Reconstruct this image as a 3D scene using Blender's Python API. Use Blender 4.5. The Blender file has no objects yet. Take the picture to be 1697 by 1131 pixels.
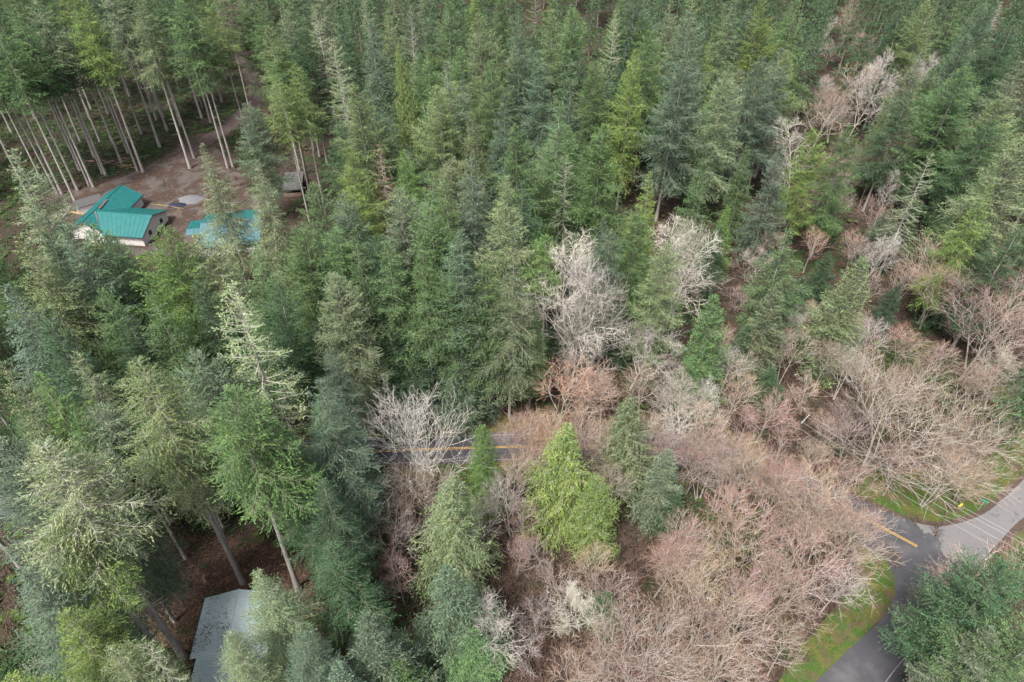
import bpy, math, random
import numpy as np
from mathutils import Vector, Matrix, Euler
R = math.radians
rnd = random.Random(7)
C = bpy.context.scene.collection
sc = bpy.context.scene

# ------------------------------------------------------------ camera
CAM_H = 100.0
PITCH = R(42)
FPX = 1160.0                       # focal length in pixels of a 1697 px wide frame
cam = bpy.data.cameras.new('camera'); camo = bpy.data.objects.new('camera', cam); C.objects.link(camo)
camo.location = (0, 0, CAM_H); camo.rotation_euler = (math.pi/2 - PITCH, 0, 0)
cam.sensor_width = 36; cam.lens = FPX/1697*36; cam.clip_end = 5000; cam.clip_start = 1
sc.camera = camo
# ------------------------------------------------------------ world, sun, exposure
SUN_EL, SUN_AZ = R(60), R(212)     # azimuth clockwise from +Y: the sun stands behind the drone, a little to the left
w = bpy.data.worlds.new('World'); sc.world = w; w.use_nodes = True
nt = w.node_tree; nt.nodes.clear()
sky = nt.nodes.new('ShaderNodeTexSky'); sky.sky_type = 'NISHITA'; sky.sun_disc = False
sky.sun_elevation = SUN_EL; sky.sun_rotation = SUN_AZ; sky.air_density = 1.0; sky.dust_density = 5.0; sky.ozone_density = 1.0
hs = nt.nodes.new('ShaderNodeHueSaturation'); hs.inputs['Saturation'].default_value = 0.45
bg = nt.nodes.new('ShaderNodeBackground'); bg.inputs[1].default_value = 0.08
wo = nt.nodes.new('ShaderNodeOutputWorld')
nt.links.new(sky.outputs[0], hs.inputs['Color']); nt.links.new(hs.outputs[0], bg.inputs[0]); nt.links.new(bg.outputs[0], wo.inputs[0])
sl = bpy.data.lights.new('sun', 'SUN'); sl.energy = 1.5; sl.angle = R(10); sl.color = (1.0, 0.97, 0.92)
so = bpy.data.objects.new('sun', sl); C.objects.link(so)
sd = Vector((math.sin(SUN_AZ)*math.cos(SUN_EL), math.cos(SUN_AZ)*math.cos(SUN_EL), math.sin(SUN_EL)))
so.rotation_euler = sd.to_track_quat('Z', 'Y').to_euler(); so.location = (0, -60, 160)
vs = sc.view_settings; vs.view_transform = 'Standard'; vs.look = 'None'; vs.gamma = 1; vs.use_curve_mapping = False
vs.exposure = 1.9
sc.cycles.max_bounces = 5; sc.cycles.diffuse_bounces = 3; sc.cycles.transparent_max_bounces = 4

# ------------------------------------------------------------ places: a pixel of the photograph to a point at height z
cP, sP = math.cos(PITCH), math.sin(PITCH)
def un(px, py, z=0.0):
    u = (px-848.5)/FPX; v = -(py-565.5)/FPX
    d = (u, cP+v*sP, -sP+v*cP); t = (z-CAM_H)/d[2]
    return (d[0]*t, d[1]*t)
def pr(x, y, z):
    zz = z-CAM_H; dep = y*cP-zz*sP; up = y*sP+zz*cP
    return 848.5+FPX*x/dep, 565.5-FPX*up/dep

# ------------------------------------------------------------ mesh helper
class MB:
    def __init__(s): s.v = []; s.t = []; s.q = []; s.tm = []; s.qm = []; s.n = 0
    def add(s, v, tris=None, quads=None, mat=0):
        v = np.asarray(v, float).reshape(-1, 3)
        if tris is not None and len(tris):
            t = np.asarray(tris, int).reshape(-1, 3)+s.n; s.t.append(t); s.tm.append(np.full(len(t), mat))
        if quads is not None and len(quads):
            q = np.asarray(quads, int).reshape(-1, 4)+s.n; s.q.append(q); s.qm.append(np.full(len(q), mat))
        s.v.append(v); s.n += len(v)
    def mesh(s, name, mats, smooth=False):
        me = bpy.data.meshes.new(name)
        v = np.concatenate(s.v) if s.v else np.zeros((0, 3))
        t = np.concatenate(s.t) if s.t else np.zeros((0, 3), int)
        q = np.concatenate(s.q) if s.q else np.zeros((0, 4), int)
        mi = np.concatenate((s.tm or [np.zeros(0)])+(s.qm or [np.zeros(0)])).astype(np.int32)
        me.vertices.add(len(v)); me.vertices.foreach_set('co', v.ravel())
        nl = len(t)*3+len(q)*4
        me.loops.add(nl); me.loops.foreach_set('vertex_index', np.concatenate([t.ravel(), q.ravel()]).astype(np.int32))
        me.polygons.add(len(t)+len(q))
        st = np.concatenate([np.arange(len(t))*3, len(t)*3+np.arange(len(q))*4]).astype(np.int32)
        me.polygons.foreach_set('loop_start', st)
        me.polygons.foreach_set('material_index', mi)
        me.polygons.foreach_set('use_smooth', np.full(len(t)+len(q), smooth))
        for m in mats: me.materials.append(m)
        me.update(calc_edges=True); me.validate()
        return me
    def box(s, x0, y0, z0, x1, y1, z1, mat=0):
        v = [(x0,y0,z0),(x1,y0,z0),(x1,y1,z0),(x0,y1,z0),(x0,y0,z1),(x1,y0,z1),(x1,y1,z1),(x0,y1,z1)]
        s.add(v, quads=[(0,3,2,1),(4,5,6,7),(0,1,5,4),(1,2,6,5),(2,3,7,6),(3,0,4,7)], mat=mat)
    def slab(s, pts, th, mat=0):
        """a polygon (3 or 4 corners, counter-clockwise from above) thickened downwards"""
        n = len(pts); p = np.array(pts, float); lo = p.copy(); lo[:, 2] -= th
        v = np.concatenate([p, lo])
        if n == 4: s.add(v, quads=[(0,1,2,3),(7,6,5,4)]+[(i, i+4, (i+1) % 4+4, (i+1) % 4) for i in range(4)], mat=mat)
        else: s.add(v, tris=[(0,1,2),(5,4,3)], quads=[(i, i+3, (i+1) % 3+3, (i+1) % 3) for i in range(3)], mat=mat)

def tube(mb, P, r, n=5, mat=0, cap=False):
    P = np.asarray(P, float); r = np.asarray(r, float); k = len(P)
    T = np.gradient(P, axis=0); T /= np.linalg.norm(T, axis=1, keepdims=True)+1e-9
    ref = np.array([0.0, 0, 1]) if abs(T[0][2]) < .9 else np.array([1.0, 0, 0])
    A = np.cross(T, ref); A /= np.linalg.norm(A, axis=1, keepdims=True)+1e-9; B = np.cross(T, A)
    a = np.arange(n)*2*math.pi/n
    V = P[:, None]+r[:, None, None]*(np.cos(a)[None, :, None]*A[:, None]+np.sin(a)[None, :, None]*B[:, None])
    i = np.arange(k-1)[:, None]*n; j = np.arange(n)[None]; j2 = (j+1) % n
    Q = np.stack([i+j, i+j2, i+n+j2, i+n+j], -1).reshape(-1, 4)
    tr = None
    if cap: tr = [((k-1)*n, (k-1)*n+m, (k-1)*n+m+1) for m in range(1, n-1)]
    mb.add(V.reshape(-1, 3), tris=tr, quads=Q, mat=mat)

def norm(a): return a/(np.linalg.norm(a, axis=-1, keepdims=True)+1e-9)
def leaves(mb, c, d, l, wd, rg, mat=0, tilt=.7):
    """kite-shaped tufts: centre c, direction d, length l, width wd"""
    c = np.asarray(c); N = len(c)
    if N == 0: return
    d = norm(d); up = np.array([0, 0, 1.0])+rg.normal(0, tilt, (N, 3)); s = norm(np.cross(d, up))
    l = np.broadcast_to(l, N)[:, None]; wd = np.broadcast_to(wd, N)[:, None]
    nn = np.cross(s, d)*wd*.25
    V = np.stack([c-d*l*.5, c+s*wd*.5-d*l*.08-nn, c+d*l*.5, c-s*wd*.5-d*l*.08-nn], 1).reshape(-1, 3)
    mb.add(V, quads=np.arange(N*4).reshape(-1, 4), mat=mat)

# ------------------------------------------------------------ object helpers
def link(name, me, parent=None, loc=None):
    o = bpy.data.objects.new(name, me); C.objects.link(o)
    if parent: o.parent = parent
    if loc: o.location = loc
    return o
def thing(name, loc, rz=0, label=None, cat=None, group=None):
    o = bpy.data.objects.new(name, None); C.objects.link(o); o.location = loc; o.rotation_euler = (0, 0, rz)
    o.empty_display_size = .5
    tag(o, label, cat, group); return o
def tag(o, label=None, cat=None, group=None, kind=None):
    if label: o['label'] = label
    if cat: o['category'] = cat
    if group: o['group'] = group
    if kind: o['kind'] = kind
    return o

# ------------------------------------------------------------ materials
def mat(name, col=(.5, .5, .5), rough=.8, spec=.3):
    m = bpy.data.materials.new(name); m.use_nodes = True
    b = m.node_tree.nodes['Principled BSDF']
    b.inputs['Base Color'].default_value = (*col, 1); b.inputs['Roughness'].default_value = rough
    b.inputs['Specular IOR Level'].default_value = spec
    return m, m.node_tree, b
def noise(t, scale, detail=4, coord='Object', rough=.6, dist=0):
    tc = t.nodes.new('ShaderNodeTexCoord'); n = t.nodes.new('ShaderNodeTexNoise')
    n.inputs['Scale'].default_value = scale; n.inputs['Detail'].default_value = detail
    n.inputs['Roughness'].default_value = rough; n.inputs['Distortion'].default_value = dist
    t.links.new(tc.outputs[coord], n.inputs['Vector']); return n.outputs['Fac']
def ramp(t, fac, stops):
    r = t.nodes.new('ShaderNodeValToRGB'); t.links.new(fac, r.inputs[0])
    e = r.color_ramp.elements
    while len(e) < len(stops): e.new(.5)
    for k, (p, c) in enumerate(stops):
        e[k].position = p; e[k].color = (*c, 1) if len(c) == 3 else c
    return r.outputs[0]
def mix(t, a, b, f, mode='MIX'):
    m = t.nodes.new('ShaderNodeMix'); m.data_type = 'RGBA'; m.blend_type = mode
    for k, val in ((0, f), (6, a), (7, b)):
        if hasattr(val, 'is_linked') or hasattr(val, 'links'): t.links.new(val, m.inputs[k])
        elif isinstance(val, (int, float)): m.inputs[k].default_value = val
        else: m.inputs[k].default_value = (*val, 1)
    return m.outputs[2]
def bump(t, b, h, s=.4, d=.05):
    n = t.nodes.new('ShaderNodeBump'); n.inputs['Strength'].default_value = s; n.inputs['Distance'].default_value = d
    t.links.new(h, n.inputs['Height']); t.links.new(n.outputs[0], b.inputs['Normal'])
def simple(name, c1, c2, scale=3, rough=.85, spec=.2, bs=0):
    m, t, b = mat(name, c1, rough, spec); f = noise(t, scale)
    t.links.new(ramp(t, f, [(.3, c1), (.7, c2)]), b.inputs['Base Color'])
    if bs: bump(t, b, f, bs)
    return m

def foliage_mat(name, lo=.62, hi=1.5, trans=.12):
    m, t, b = mat(name, rough=.62, spec=.22)
    oi = t.nodes.new('ShaderNodeObjectInfo'); g = t.nodes.new('ShaderNodeNewGeometry')
    r = ramp(t, g.outputs['Random Per Island'], [(0, (lo, lo, lo)), (.6, (1, 1, 1)), (1, (hi, hi*.99, hi*.93))])
    c = mix(t, oi.outputs['Color'], r, 1.0, 'MULTIPLY')
    f = noise(t, .55, 2)
    r2 = ramp(t, f, [(.35, (.78, .86, .86)), (.65, (1.2, 1.12, .95))])
    c = mix(t, c, r2, 1.0, 'MULTIPLY')
    t.links.new(c, b.inputs['Base Color'])
    return m
M_NEEDLE = foliage_mat('needles')
def wood_mat(name, tint=(1, 1, 1), lo=.7, hi=1.3):
    m, t, b = mat(name, rough=.9, spec=.1)
    oi = t.nodes.new('ShaderNodeObjectInfo'); f = noise(t, 1.6, 3)
    r = ramp(t, f, [(.3, (lo, lo, lo)), (.7, (hi, hi, hi*.96))])
    c = mix(t, oi.outputs['Color'], r, 1.0, 'MULTIPLY')
    t.links.new(c, b.inputs['Base Color']); return m
M_TWIG = wood_mat('twig_bark', lo=.75, hi=1.25)
M_LIMB = wood_mat('limb_bark')
def bark():
    m, t, b = mat('trunk_bark', rough=.95, spec=.1)
    tc = t.nodes.new('ShaderNodeTexCoord'); mp = t.nodes.new('ShaderNodeMapping'); mp.inputs['Scale'].default_value = (5, 5, .6)
    n = t.nodes.new('ShaderNodeTexNoise'); n.inputs['Scale'].default_value = 1; n.inputs['Detail'].default_value = 5
    t.links.new(tc.outputs['Object'], mp.inputs[0]); t.links.new(mp.outputs[0], n.inputs['Vector'])
    oi = t.nodes.new('ShaderNodeObjectInfo')
    r = ramp(t, n.outputs['Fac'], [(.3, (.62, .6, .58)), (.7, (1.3, 1.3, 1.28))])
    t.links.new(mix(t, oi.outputs['Color'], r, 1.0, 'MULTIPLY'), b.inputs['Base Color'])
    bump(t, b, n.outputs['Fac'], .6, .08); return m
M_BARK = bark()

# ------------------------------------------------------------ tree generators (numpy)
def conifer(seed, H=40., cs=.3, Rm=4.5, n=150, top=42, bot=-14, droop=.18, up=.12, power=.8, tsp=.34, tl=.5,
            inner=.18, limb=.05, tuft=(.5, .2), hang=0., gap=.0, dead=False, stubs=0, m_tuft=.42, pale=.25, jit=6, knee=1.):
    rg = np.random.default_rng(seed)
    lm, fo, tk = MB(), MB(), MB()
    # trunk with a slight bend
    zz = np.linspace(0, H, 12); bx = rg.normal(0, .12, 2); bend = np.outer((zz/H)**2, bx)*H/40*3
    rad = (H*.0076)*(1-zz/H)**.9+.02; rad[0] *= 1.3
    tube(tk, np.c_[bend, zz], rad, 8)
    cent = lambda z: np.array([np.interp(z, zz, bend[:, 0]), np.interp(z, zz, bend[:, 1])])
    for k in range(stubs):
        z = rg.uniform(.12, cs+.05)*H; az = rg.uniform(0, 6.28); L = rg.uniform(.4, 1.9)
        c = cent(z); d = np.array([math.cos(az), math.sin(az), rg.uniform(-.35, .1)])
        P = np.array([np.r_[c, z]+d*L*s for s in (0, .5, 1)]); tube(lm, P, [.04, .03, .012], 3)
    gaps = rg.uniform(0, 6.28, 3)
    for i in range(n):
        wq = i//5                                   # boughs stand in whorls of five
        t = min(1, (wq+.5+rg.normal(0, .16))/(n/5)); t = max(0, t)**.95
        z = H*(cs+(1-cs)*t)
        az = (i % 5)*1.2566+wq*2.1+rg.normal(0, .28)
        if gap and rg.uniform() < gap: continue
        prof = min(1, (1-t)/knee)**power*(.78+.22*min(1, t/.18))
        L = Rm*prof*rg.uniform(.62, 1.16)+.35
        lop = 1+.16*math.sin(az+gaps[0])+.14*math.sin(2*az+z*.25+gaps[1]); L *= lop
        el = R(bot+(top-bot)*t**1.1+rg.normal(0, jit))
        s = np.linspace(0, 1, 6); rr = L*s
        c = cent(z); azs = az+rg.normal(0, .12)*s*s
        P = np.c_[c[0]+np.cos(azs)*rr*math.cos(el), c[1]+np.sin(azs)*rr*math.cos(el),
                  z+L*(s*math.sin(el)-droop*s*s+up*s**3)]
        lr = limb*(.35+L/Rm*.65)
        tube(lm, P, lr*(1-s*.82), 3)
        # sprays
        K = max(3, int(L*(1-inner)/tsp))
        sk = np.repeat(np.linspace(inner, .985, K), 2)+rg.normal(0, .02, 2*K); sk = np.clip(sk, .05, 1)
        side = np.tile([1., -1.], K)
        B = np.stack([np.interp(sk, s, P[:, a]) for a in range(3)], 1)
        T = norm(np.stack([np.interp(sk, s, np.gradient(P[:, a])) for a in range(3)], 1))
        S = norm(np.cross(T, [0, 0, 1.]))
        tw = tl*L**.75*(.25+.75*np.sin(np.clip(1-sk, 0, 1)**.6*math.pi*.62))*rg.uniform(.4, 1.35, 2*K)+.18
        D = norm(T*rg.uniform(.35, 1.1, (2*K, 1))+S*side[:, None]*rg.uniform(.35, 1.0, (2*K, 1))+np.array([0, 0, 1.])*rg.normal(-.04-hang, .3, (2*K, 1)))
        if dead:
            w_ = .045
            N = 2*K; sd_ = norm(np.cross(D, rg.normal(0, 1, (N, 3))))*w_
            E_ = B+D*tw[:, None]; Mid = B+D*tw[:, None]*.5+[0, 0, -.05]
            V = np.stack([B-sd_*.5, B+sd_*.5, Mid+sd_*.4, Mid-sd_*.4, E_], 1).reshape(-1, 3)
            o = np.arange(N)[:, None]*5
            fo.add(V, tris=(o+np.array([3, 2, 4])), quads=(o+np.array([0, 1, 2, 3])))
            for q in range(3):
                u = rg.uniform(.25, .95, N)[:, None]; b2 = B+D*tw[:, None]*u
                d2 = norm(D+rg.normal(0, .7, (N, 3)))*tw[:, None]*.4; s2 = norm(np.cross(d2, rg.normal(0, 1, (N, 3))))*.018
                fo.add(np.stack([b2-s2, b2+s2, b2+d2], 1).reshape(-1, 3), tris=np.arange(N*3).reshape(-1, 3))
            continue
        # pale lichened twiglets showing among the needles
        pk = np.where(rg.uniform(0, 1, 2*K) < pale)[0]
        if len(pk):
            b_ = B[pk]+[0, 0, .04]; e_ = b_+D[pk]*(tw[pk]*rg.uniform(.3, .8, len(pk)))[:, None]+[0, 0, .02]
            q_ = norm(np.cross(D[pk], [0, 0, 1.]))*.02
            lm.add(np.stack([b_-q_, b_+q_, e_], 1).reshape(-1, 3), tris=np.arange(len(pk)*3).reshape(-1, 3))
        # tufts along each spray
        m = np.maximum(1, np.round(tw/m_tuft)).astype(int); idx = np.repeat(np.arange(2*K), m)
        off = np.concatenate([(np.arange(q)+.5)/q for q in m])
        cpt = B[idx]+D[idx]*(tw[idx]*off)[:, None]+rg.normal(0, .05, (len(idx), 3))
        cpt[:, 2] -= (hang*.9+.08)*(off*tw[idx])**1.3
        dd = D[idx]+rg.normal(0, .3, (len(idx), 3)); dd[:, 2] -= hang*off*1.3
        leaves(fo, cpt, dd, tuft[0]*rg.uniform(.75, 1.35, len(idx)), tuft[1]*rg.uniform(.7, 1.3, len(idx)), rg, 0, .5)
        # tip
        leaves(fo, P[-1:]+T[-1:]*.1, T[-1:], tuft[0]*1.2, tuft[1], rg)
    if not dead:
        a = rg.uniform(0, 6.28, 10); zc = H-rg.uniform(0, 1.3, 10)
        leaves(fo, np.c_[bend[-1, 0]+np.cos(a)*.15, bend[-1, 1]+np.sin(a)*.15, zc], np.c_[np.cos(a)*.5, np.sin(a)*.5, np.ones(10)], .6, .18, rg)
    return tk, lm, fo

def bare(seed, H=16., spread=.5, clear=.35, n1=13, n2=7, n3=6, n4=5, curve=.35, gnarl=.08, thick=.011, stems=1,
         tw=.028, tl=.9, el1=35, flat=0.):
    """a leafless broadleaf: trunk, limbs curving upward, fine twigs"""
    rg = np.random.default_rng(seed); tk, lm, tg = MB(), MB(), MB()
    def path(p, d, L, k, cv, gn):
        P = [p]; d = d/np.linalg.norm(d)
        for _ in range(k):
            d = d+np.array([0, 0, cv/k])+rg.normal(0, gn, 3); d /= np.linalg.norm(d); P.append(P[-1]+d*L/k)
        return np.array(P)
    def child(P, s, ang, roll, up=0.):
        k = len(P)-1; x = s*k; i = min(int(x), k-1); p = P[i]+(P[i+1]-P[i])*(x-i); T = norm(P[i+1]-P[i])
        ref = np.array([0, 0, 1.]) if abs(T[2]) < .9 else np.array([1., 0, 0])
        A = norm(np.cross(T, ref)); B = np.cross(T, A)
        d = T*math.cos(ang)+(A*math.cos(roll)+B*math.sin(roll))*math.sin(ang); d[2] += up
        return p, norm(d)
    tb, tdv, tln = [], [], []
    for st in range(stems):
        a = rg.uniform(0, 6.28)+st*6.28/stems; ln = .0 if stems == 1 else rg.uniform(.12, .32)
        P0 = path(np.array([math.cos(a)*.3*(stems > 1), math.sin(a)*.3*(stems > 1), 0]), np.array([math.cos(a)*ln, math.sin(a)*ln, 1.]), H*rg.uniform(.86, .95), 8, .05, gnarl*.45)
        r0 = H*thick/(1 if stems == 1 else 1.35)
        tube(tk, P0, r0*(1-np.linspace(0, 1, 9)**1.1*.93)*np.r_[1.35, np.ones(8)], 7)
        N1 = max(5, int(n1/(stems**.6)))
        for i in range(N1):
            s = clear+(.99-clear)*((i+rg.uniform(0, .9))/N1)
            p, d = child(P0, s, R(rg.uniform(el1, el1+28)), i*2.4+rg.normal(0, .4))
            u = (s-clear)/(1-clear)
            L = H*spread*(1.08-.72*u**1.2)*rg.uniform(.75, 1.15)
            P1 = path(p, d, L, 6, curve, gnarl)
            r1 = r0*(.5-.25*u)*rg.uniform(.75, 1.1)
            tube(tk, P1, r1*(1-np.linspace(0, .9, 7)), 5)
            for j in range(n2):
                s2 = .22+.76*(j+rg.uniform(0, .9))/n2
                p2, d2 = child(P1, s2, R(rg.uniform(24, 52)), j*2.4+rg.normal(0, .5), .05)
                L2 = L*(.62-.34*s2)*rg.uniform(.8, 1.2)+.3
                P2 = path(p2, d2, L2, 4, curve*.6, gnarl*1.2); r2 = max(r1*.42*(1-.4*s2), .028)
                tube(lm, P2, r2*(1-np.linspace(0, .8, 5)), 3)
                for k in range(n3):
                    s3 = .2+.78*(k+rg.uniform(0, .9))/n3
                    p3, d3 = child(P2, s3, R(rg.uniform(22, 55)), k*2.4+rg.normal(0, .6), .04)
                    L3 = (L2*.42+.25)*rg.uniform(.7, 1.25)
                    P3 = path(p3, d3, L3, 2, curve*.4, gnarl*1.4)
                    tube(lm, P3, np.array([.015, .012, .007]), 3)
                    for q in range(n4):
                        s4 = .15+.84*(q+rg.uniform(0, .9))/n4; i3 = 0 if s4 < .5 else 1
                        b = P3[i3]+(P3[i3+1]-P3[i3])*(s4*2-i3)
                        tb.append(b); tdv.append(norm(norm(P3[i3+1]-P3[i3])+rg.normal(0, .4, 3)+[0, 0, .05])); tln.append(tl*rg.uniform(.5, 1.2))
    B = np.array(tb); D = np.array(tdv); Ln = np.array(tln)[:, None]; N = len(B)
    def ribbons(B, D, Ln, wd):
        N = len(B); s_ = norm(np.cross(D, rg.normal(0, 1, (N, 3))))*wd*.5
        D2 = norm(D+rg.normal(0, .22, (N, 3))); Mi = B+D*Ln*.5; E_ = Mi+D2*Ln*.5
        V = np.stack([B-s_, B+s_, Mi+s_*.8, Mi-s_*.8, E_], 1).reshape(-1, 3); o = np.arange(N)[:, None]*5
        tg.add(V, tris=o+np.array([3, 2, 4]), quads=o+np.array([0, 1, 2, 3])); return Mi, D2
    Mi, D2 = ribbons(B, D, Ln, tw)
    for q in range(1):
        dd = norm(D2+rg.normal(0, .5, (N, 3)))*Ln*.6; s_ = norm(np.cross(dd, rg.normal(0, 1, (N, 3))))*tw*.4
        bb = Mi+D*Ln*rg.uniform(-.3, .4, (N, 1))*.5
        tg.add(np.stack([bb-s_, bb+s_, bb+dd], 1).reshape(-1, 3), tris=np.arange(N*3).reshape(-1, 3))
    return tk, lm, tg

def variant(name, H, gen, leafy=True):
    tk, lm, fo = gen
    return dict(H=H, name=name, trunk=tk.mesh(name+'_trunk', [M_BARK], True), limbs=lm.mesh(name+'_limbs', [M_LIMB]),
                crown=fo.mesh(name+'_crown', [M_NEEDLE if leafy else M_TWIG]), leafy=leafy)
V = {}
V['f'] = [variant('full_fir', 40, conifer(11+k, 40, .22+.03*(k % 3), (6.3, 5.7, 6.8, 5.9, 6.3)[k], (150, 140, 135, 160, 130)[k], power=(.75, .85, .7, .9, .68)[k], knee=(.6, .7, .55, .7, .5)[k], gap=(.03, .08, .12, .03, .1)[k],
            inner=.05, tsp=.28, tl=.6, tuft=(.42, .15), m_tuft=.34, pale=(.2, .5, .35, .15, .6)[k], top=(48, 42, 50, 38, 46)[k], bot=(-12, -18, -8, -20, -14)[k], droop=(.16, .2, .14, .24, .2)[k], up=(.12, .16, .2, .1, .2)[k], jit=7)) for k in range(5)]
V['h'] = [variant('high_fir', 44, conifer(31+k, 44, .56+.03*k, 4.9, 95, power=.7, knee=.6, gap=.06, stubs=44, inner=.08, tsp=.3, tl=.62, tuft=(.44, .15), m_tuft=.36, pale=.3, jit=9)) for k in range(3)]
V['F'] = [variant('near_full_fir', 40, conifer(111+k, 40, .22, 4.5, 165, tl=.6, power=.75, knee=.55, gap=.08, inner=.07, tsp=.24, tuft=(.30, .095), m_tuft=.2, pale=.35, jit=8)) for k in range(2)]
V['H'] = [variant('near_high_fir', 44, conifer(131+k, 44, .58, 4.2, 110, tl=.62, power=.75, knee=.6, gap=.1, stubs=26, inner=.09, tsp=.24, tuft=(.30, .095), m_tuft=.2, pale=.5, jit=9)) for k in range(2)]
V['s'] = [variant('sparse_fir', 42, conifer(41+k, 42, .3, 6.0, 130, top=38, bot=-16, power=.62, gap=.14, inner=.3, limb=.085, tsp=.32, tl=.42, tuft=(.42, .14), m_tuft=.34, droop=.2, up=.22, stubs=22, pale=.8, jit=9)) for k in range(2)]
V['y'] = [variant('young_fir', 22, conifer(51+k, 22, .04, 4.6, 190, top=48, bot=-5, power=.8, droop=.14, inner=.06, tsp=.27, tuft=(.34, .12), m_tuft=.28, pale=.1)) for k in range(2)]
V['c'] = [variant('cedar', 26, conifer(61+k, 26, .03, 5.2, 220, top=50, bot=0, power=.6, droop=.34, up=.34, hang=.42, tuft=(.32, .13), m_tuft=.27, tsp=.26, inner=.12, limb=.05, pale=.45)) for k in range(2)]
V['p'] = [variant('dead_fir', 34, conifer(71, 34, .3, 3.3, 130, top=30, bot=-10, dead=True, limb=.06, tsp=.3, tl=.5), False)]
V['a'] = [variant('alder', 16, bare(81+k, 16, (.44, .4, .48, .42, .5)[k], .3, 13, 6, 5, 5, curve=.3, el1=24, gnarl=.045, stems=1+k % 3, tl=.8, tw=.019), False) for k in range(5)]
V['w'] = [variant('broad_maple', 16, bare(91+k, 16, .62, .2, 17, 7, 5, 5, curve=.38, gnarl=.045, el1=32, thick=.013, stems=1+k, tl=.8, tw=.02), False) for k in range(3)]
V['m'] = [variant('gnarly_maple', 18, bare(95+k, 18, .42, .22, 17, 8, 6, 5, curve=.2, gnarl=.2, thick=.012, tw=.026, tl=.7), False) for k in range(2)]
V['b'] = [variant('slender_birch', 22, bare(98, 22, .2, .25, 24, 5, 4, 3, curve=.25, gnarl=.12, thick=.008, tw=.03, tl=.7), False)]
V['k'] = [variant('bushy_alder', 8, bare(99, 8, .55, .1, 10, 6, 5, 4, stems=3, tl=.6, tw=.02), False)]
def leafy_bush(seed):
    rg = np.random.default_rng(seed); tk, lm, _ = bare(seed, 14, .5, .2, 12, 6, 5, 1, stems=2, gnarl=.14, thick=.012)
    fo = MB()
    for v in lm.v:
        if len(v) == 9: 
            e = v[-3:].mean(0); N = 24
            leaves(fo, e+rg.normal(0, .38, (N, 3)), rg.normal(0, 1, (N, 3)), .24*rg.uniform(.7, 1.3, N), .13, rg)
    return tk, lm, fo
V['l'] = [variant('silver_leaf', 14, leafy_bush(5))]

# base colours (real-world, linear)
COL = {
 'G': (.080, .136, .056), 'D': (.046, .088, .046), 'B': (.086, .126, .088), 'Y': (.128, .188, .052), 'O': (.116, .152, .074),
 'L': (.160, .20, .115), 'N': (.092, .168, .044), 'S': (.125, .165, .10),
 'pink': (.31, .178, .142), 'tan': (.33, .225, .148), 'white': (.46, .43, .39), 'grey': (.34, .30, .27), 'orange': (.38, .22, .14), 'brown': (.22, .15, .12), 'silver': (.13, .14, .105)}
WORD = {'G': 'mid green', 'D': 'dark green', 'B': 'blue green', 'Y': 'yellow green', 'O': 'olive', 'L': 'pale lichened', 'N': 'bright green', 'S': 'sage green',
 'pink': 'pinkish', 'tan': 'tan', 'white': 'whitish', 'grey': 'grey', 'orange': 'rusty', 'brown': 'brown', 'silver': 'silvery'}
TYPE = {'f': ('fir_tree', 'fir', 'full'), 'h': ('fir_tree', 'fir', 'long-trunked'), 's': ('fir_tree', 'fir', 'sparse'), 'y': ('fir_tree', 'fir', 'young'),
 'c': ('cedar_tree', 'cedar', 'drooping'), 'p': ('dead_conifer', 'dead conifer', 'needleless'), 'a': ('bare_tree', 'bare tree', 'upright'),
 'w': ('bare_tree', 'bare tree', 'wide'), 'm': ('bare_tree', 'bare tree', 'gnarled'), 'b': ('bare_tree', 'bare tree', 'slender'),
 'k': ('bare_bush', 'bare bush', 'low'), 'l': ('evergreen_bush', 'evergreen', 'round')}
TREES = []
def tree(x, y, h, kind, col, ws=1., lean=(0, 0)):
    name, cat, _ = TYPE[kind]; vk = kind
    dist = math.sqrt(x*x+y*y+(CAM_H-h*.8)**2)
    if dist < 98 and kind in 'fh': vk = kind.upper()
    elif dist < 130 and kind == 'f': ws *= .84
    v = rnd.choice(V[vk])
    root = thing(name, (x, y, 0), rnd.uniform(0, 6.28), None, cat)
    root.rotation_euler = (Euler((lean[0]+rnd.gauss(0, .012), lean[1]+rnd.gauss(0, .012), 0)).to_matrix() @ Matrix.Rotation(root.rotation_euler.z, 3, 'Z')).to_euler()
    s = h/v['H']; sx = s**.6*ws*rnd.uniform(.94, 1.06)
    root.scale = (sx, sx, s)
    c = COL[col]; j = rnd.uniform(.84, 1.2) if v['leafy'] else rnd.uniform(.62, 1.15); g = rnd.uniform(.94, 1.06)
    c = (c[0]*j, c[1]*j*g, c[2]*j*rnd.uniform(.9, 1.1))
    if v['leafy']:
        k = rnd.uniform(.85, 1.15); tc = (.31*k, .285*k, .265*k); lc = (.40, .38, .32) if kind == 's' or col == 'L' else (.30, .28, .22) if col in 'SOY' else (.17, .165, .125)
    else:
        wh = col in ('white', 'grey'); lc = (.43, .40, .36) if wh else tuple(a*.5+.25 for a in c)
        tc = (.40, .37, .33) if wh else (.30, .27, .235)
    for nm, me, cc in (('trunk', v['trunk'], tc), ('branches', v['limbs'], lc), ('crown' if v['leafy'] else 'twigs', v['crown'], c)):
        o = link(nm, me, root); o.color = (*cc, 1)
        if nm == 'branches': o['kind'] = 'stuff'
    TREES.append(dict(o=root, x=x, y=y, h=h, kind=kind, col=col, apex=pr(x, y, h)))
    return root
def T_apex(px, py, h, kind, col, ws=1., **k):
    x, y = un(px, py, h); return tree(x, y, h, kind, col, ws, **k)
def T_base(px, py, h, kind, col, ws=1., **k):
    x, y = un(px, py, 0); return tree(x, y, h, kind, col, ws, **k)

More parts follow.
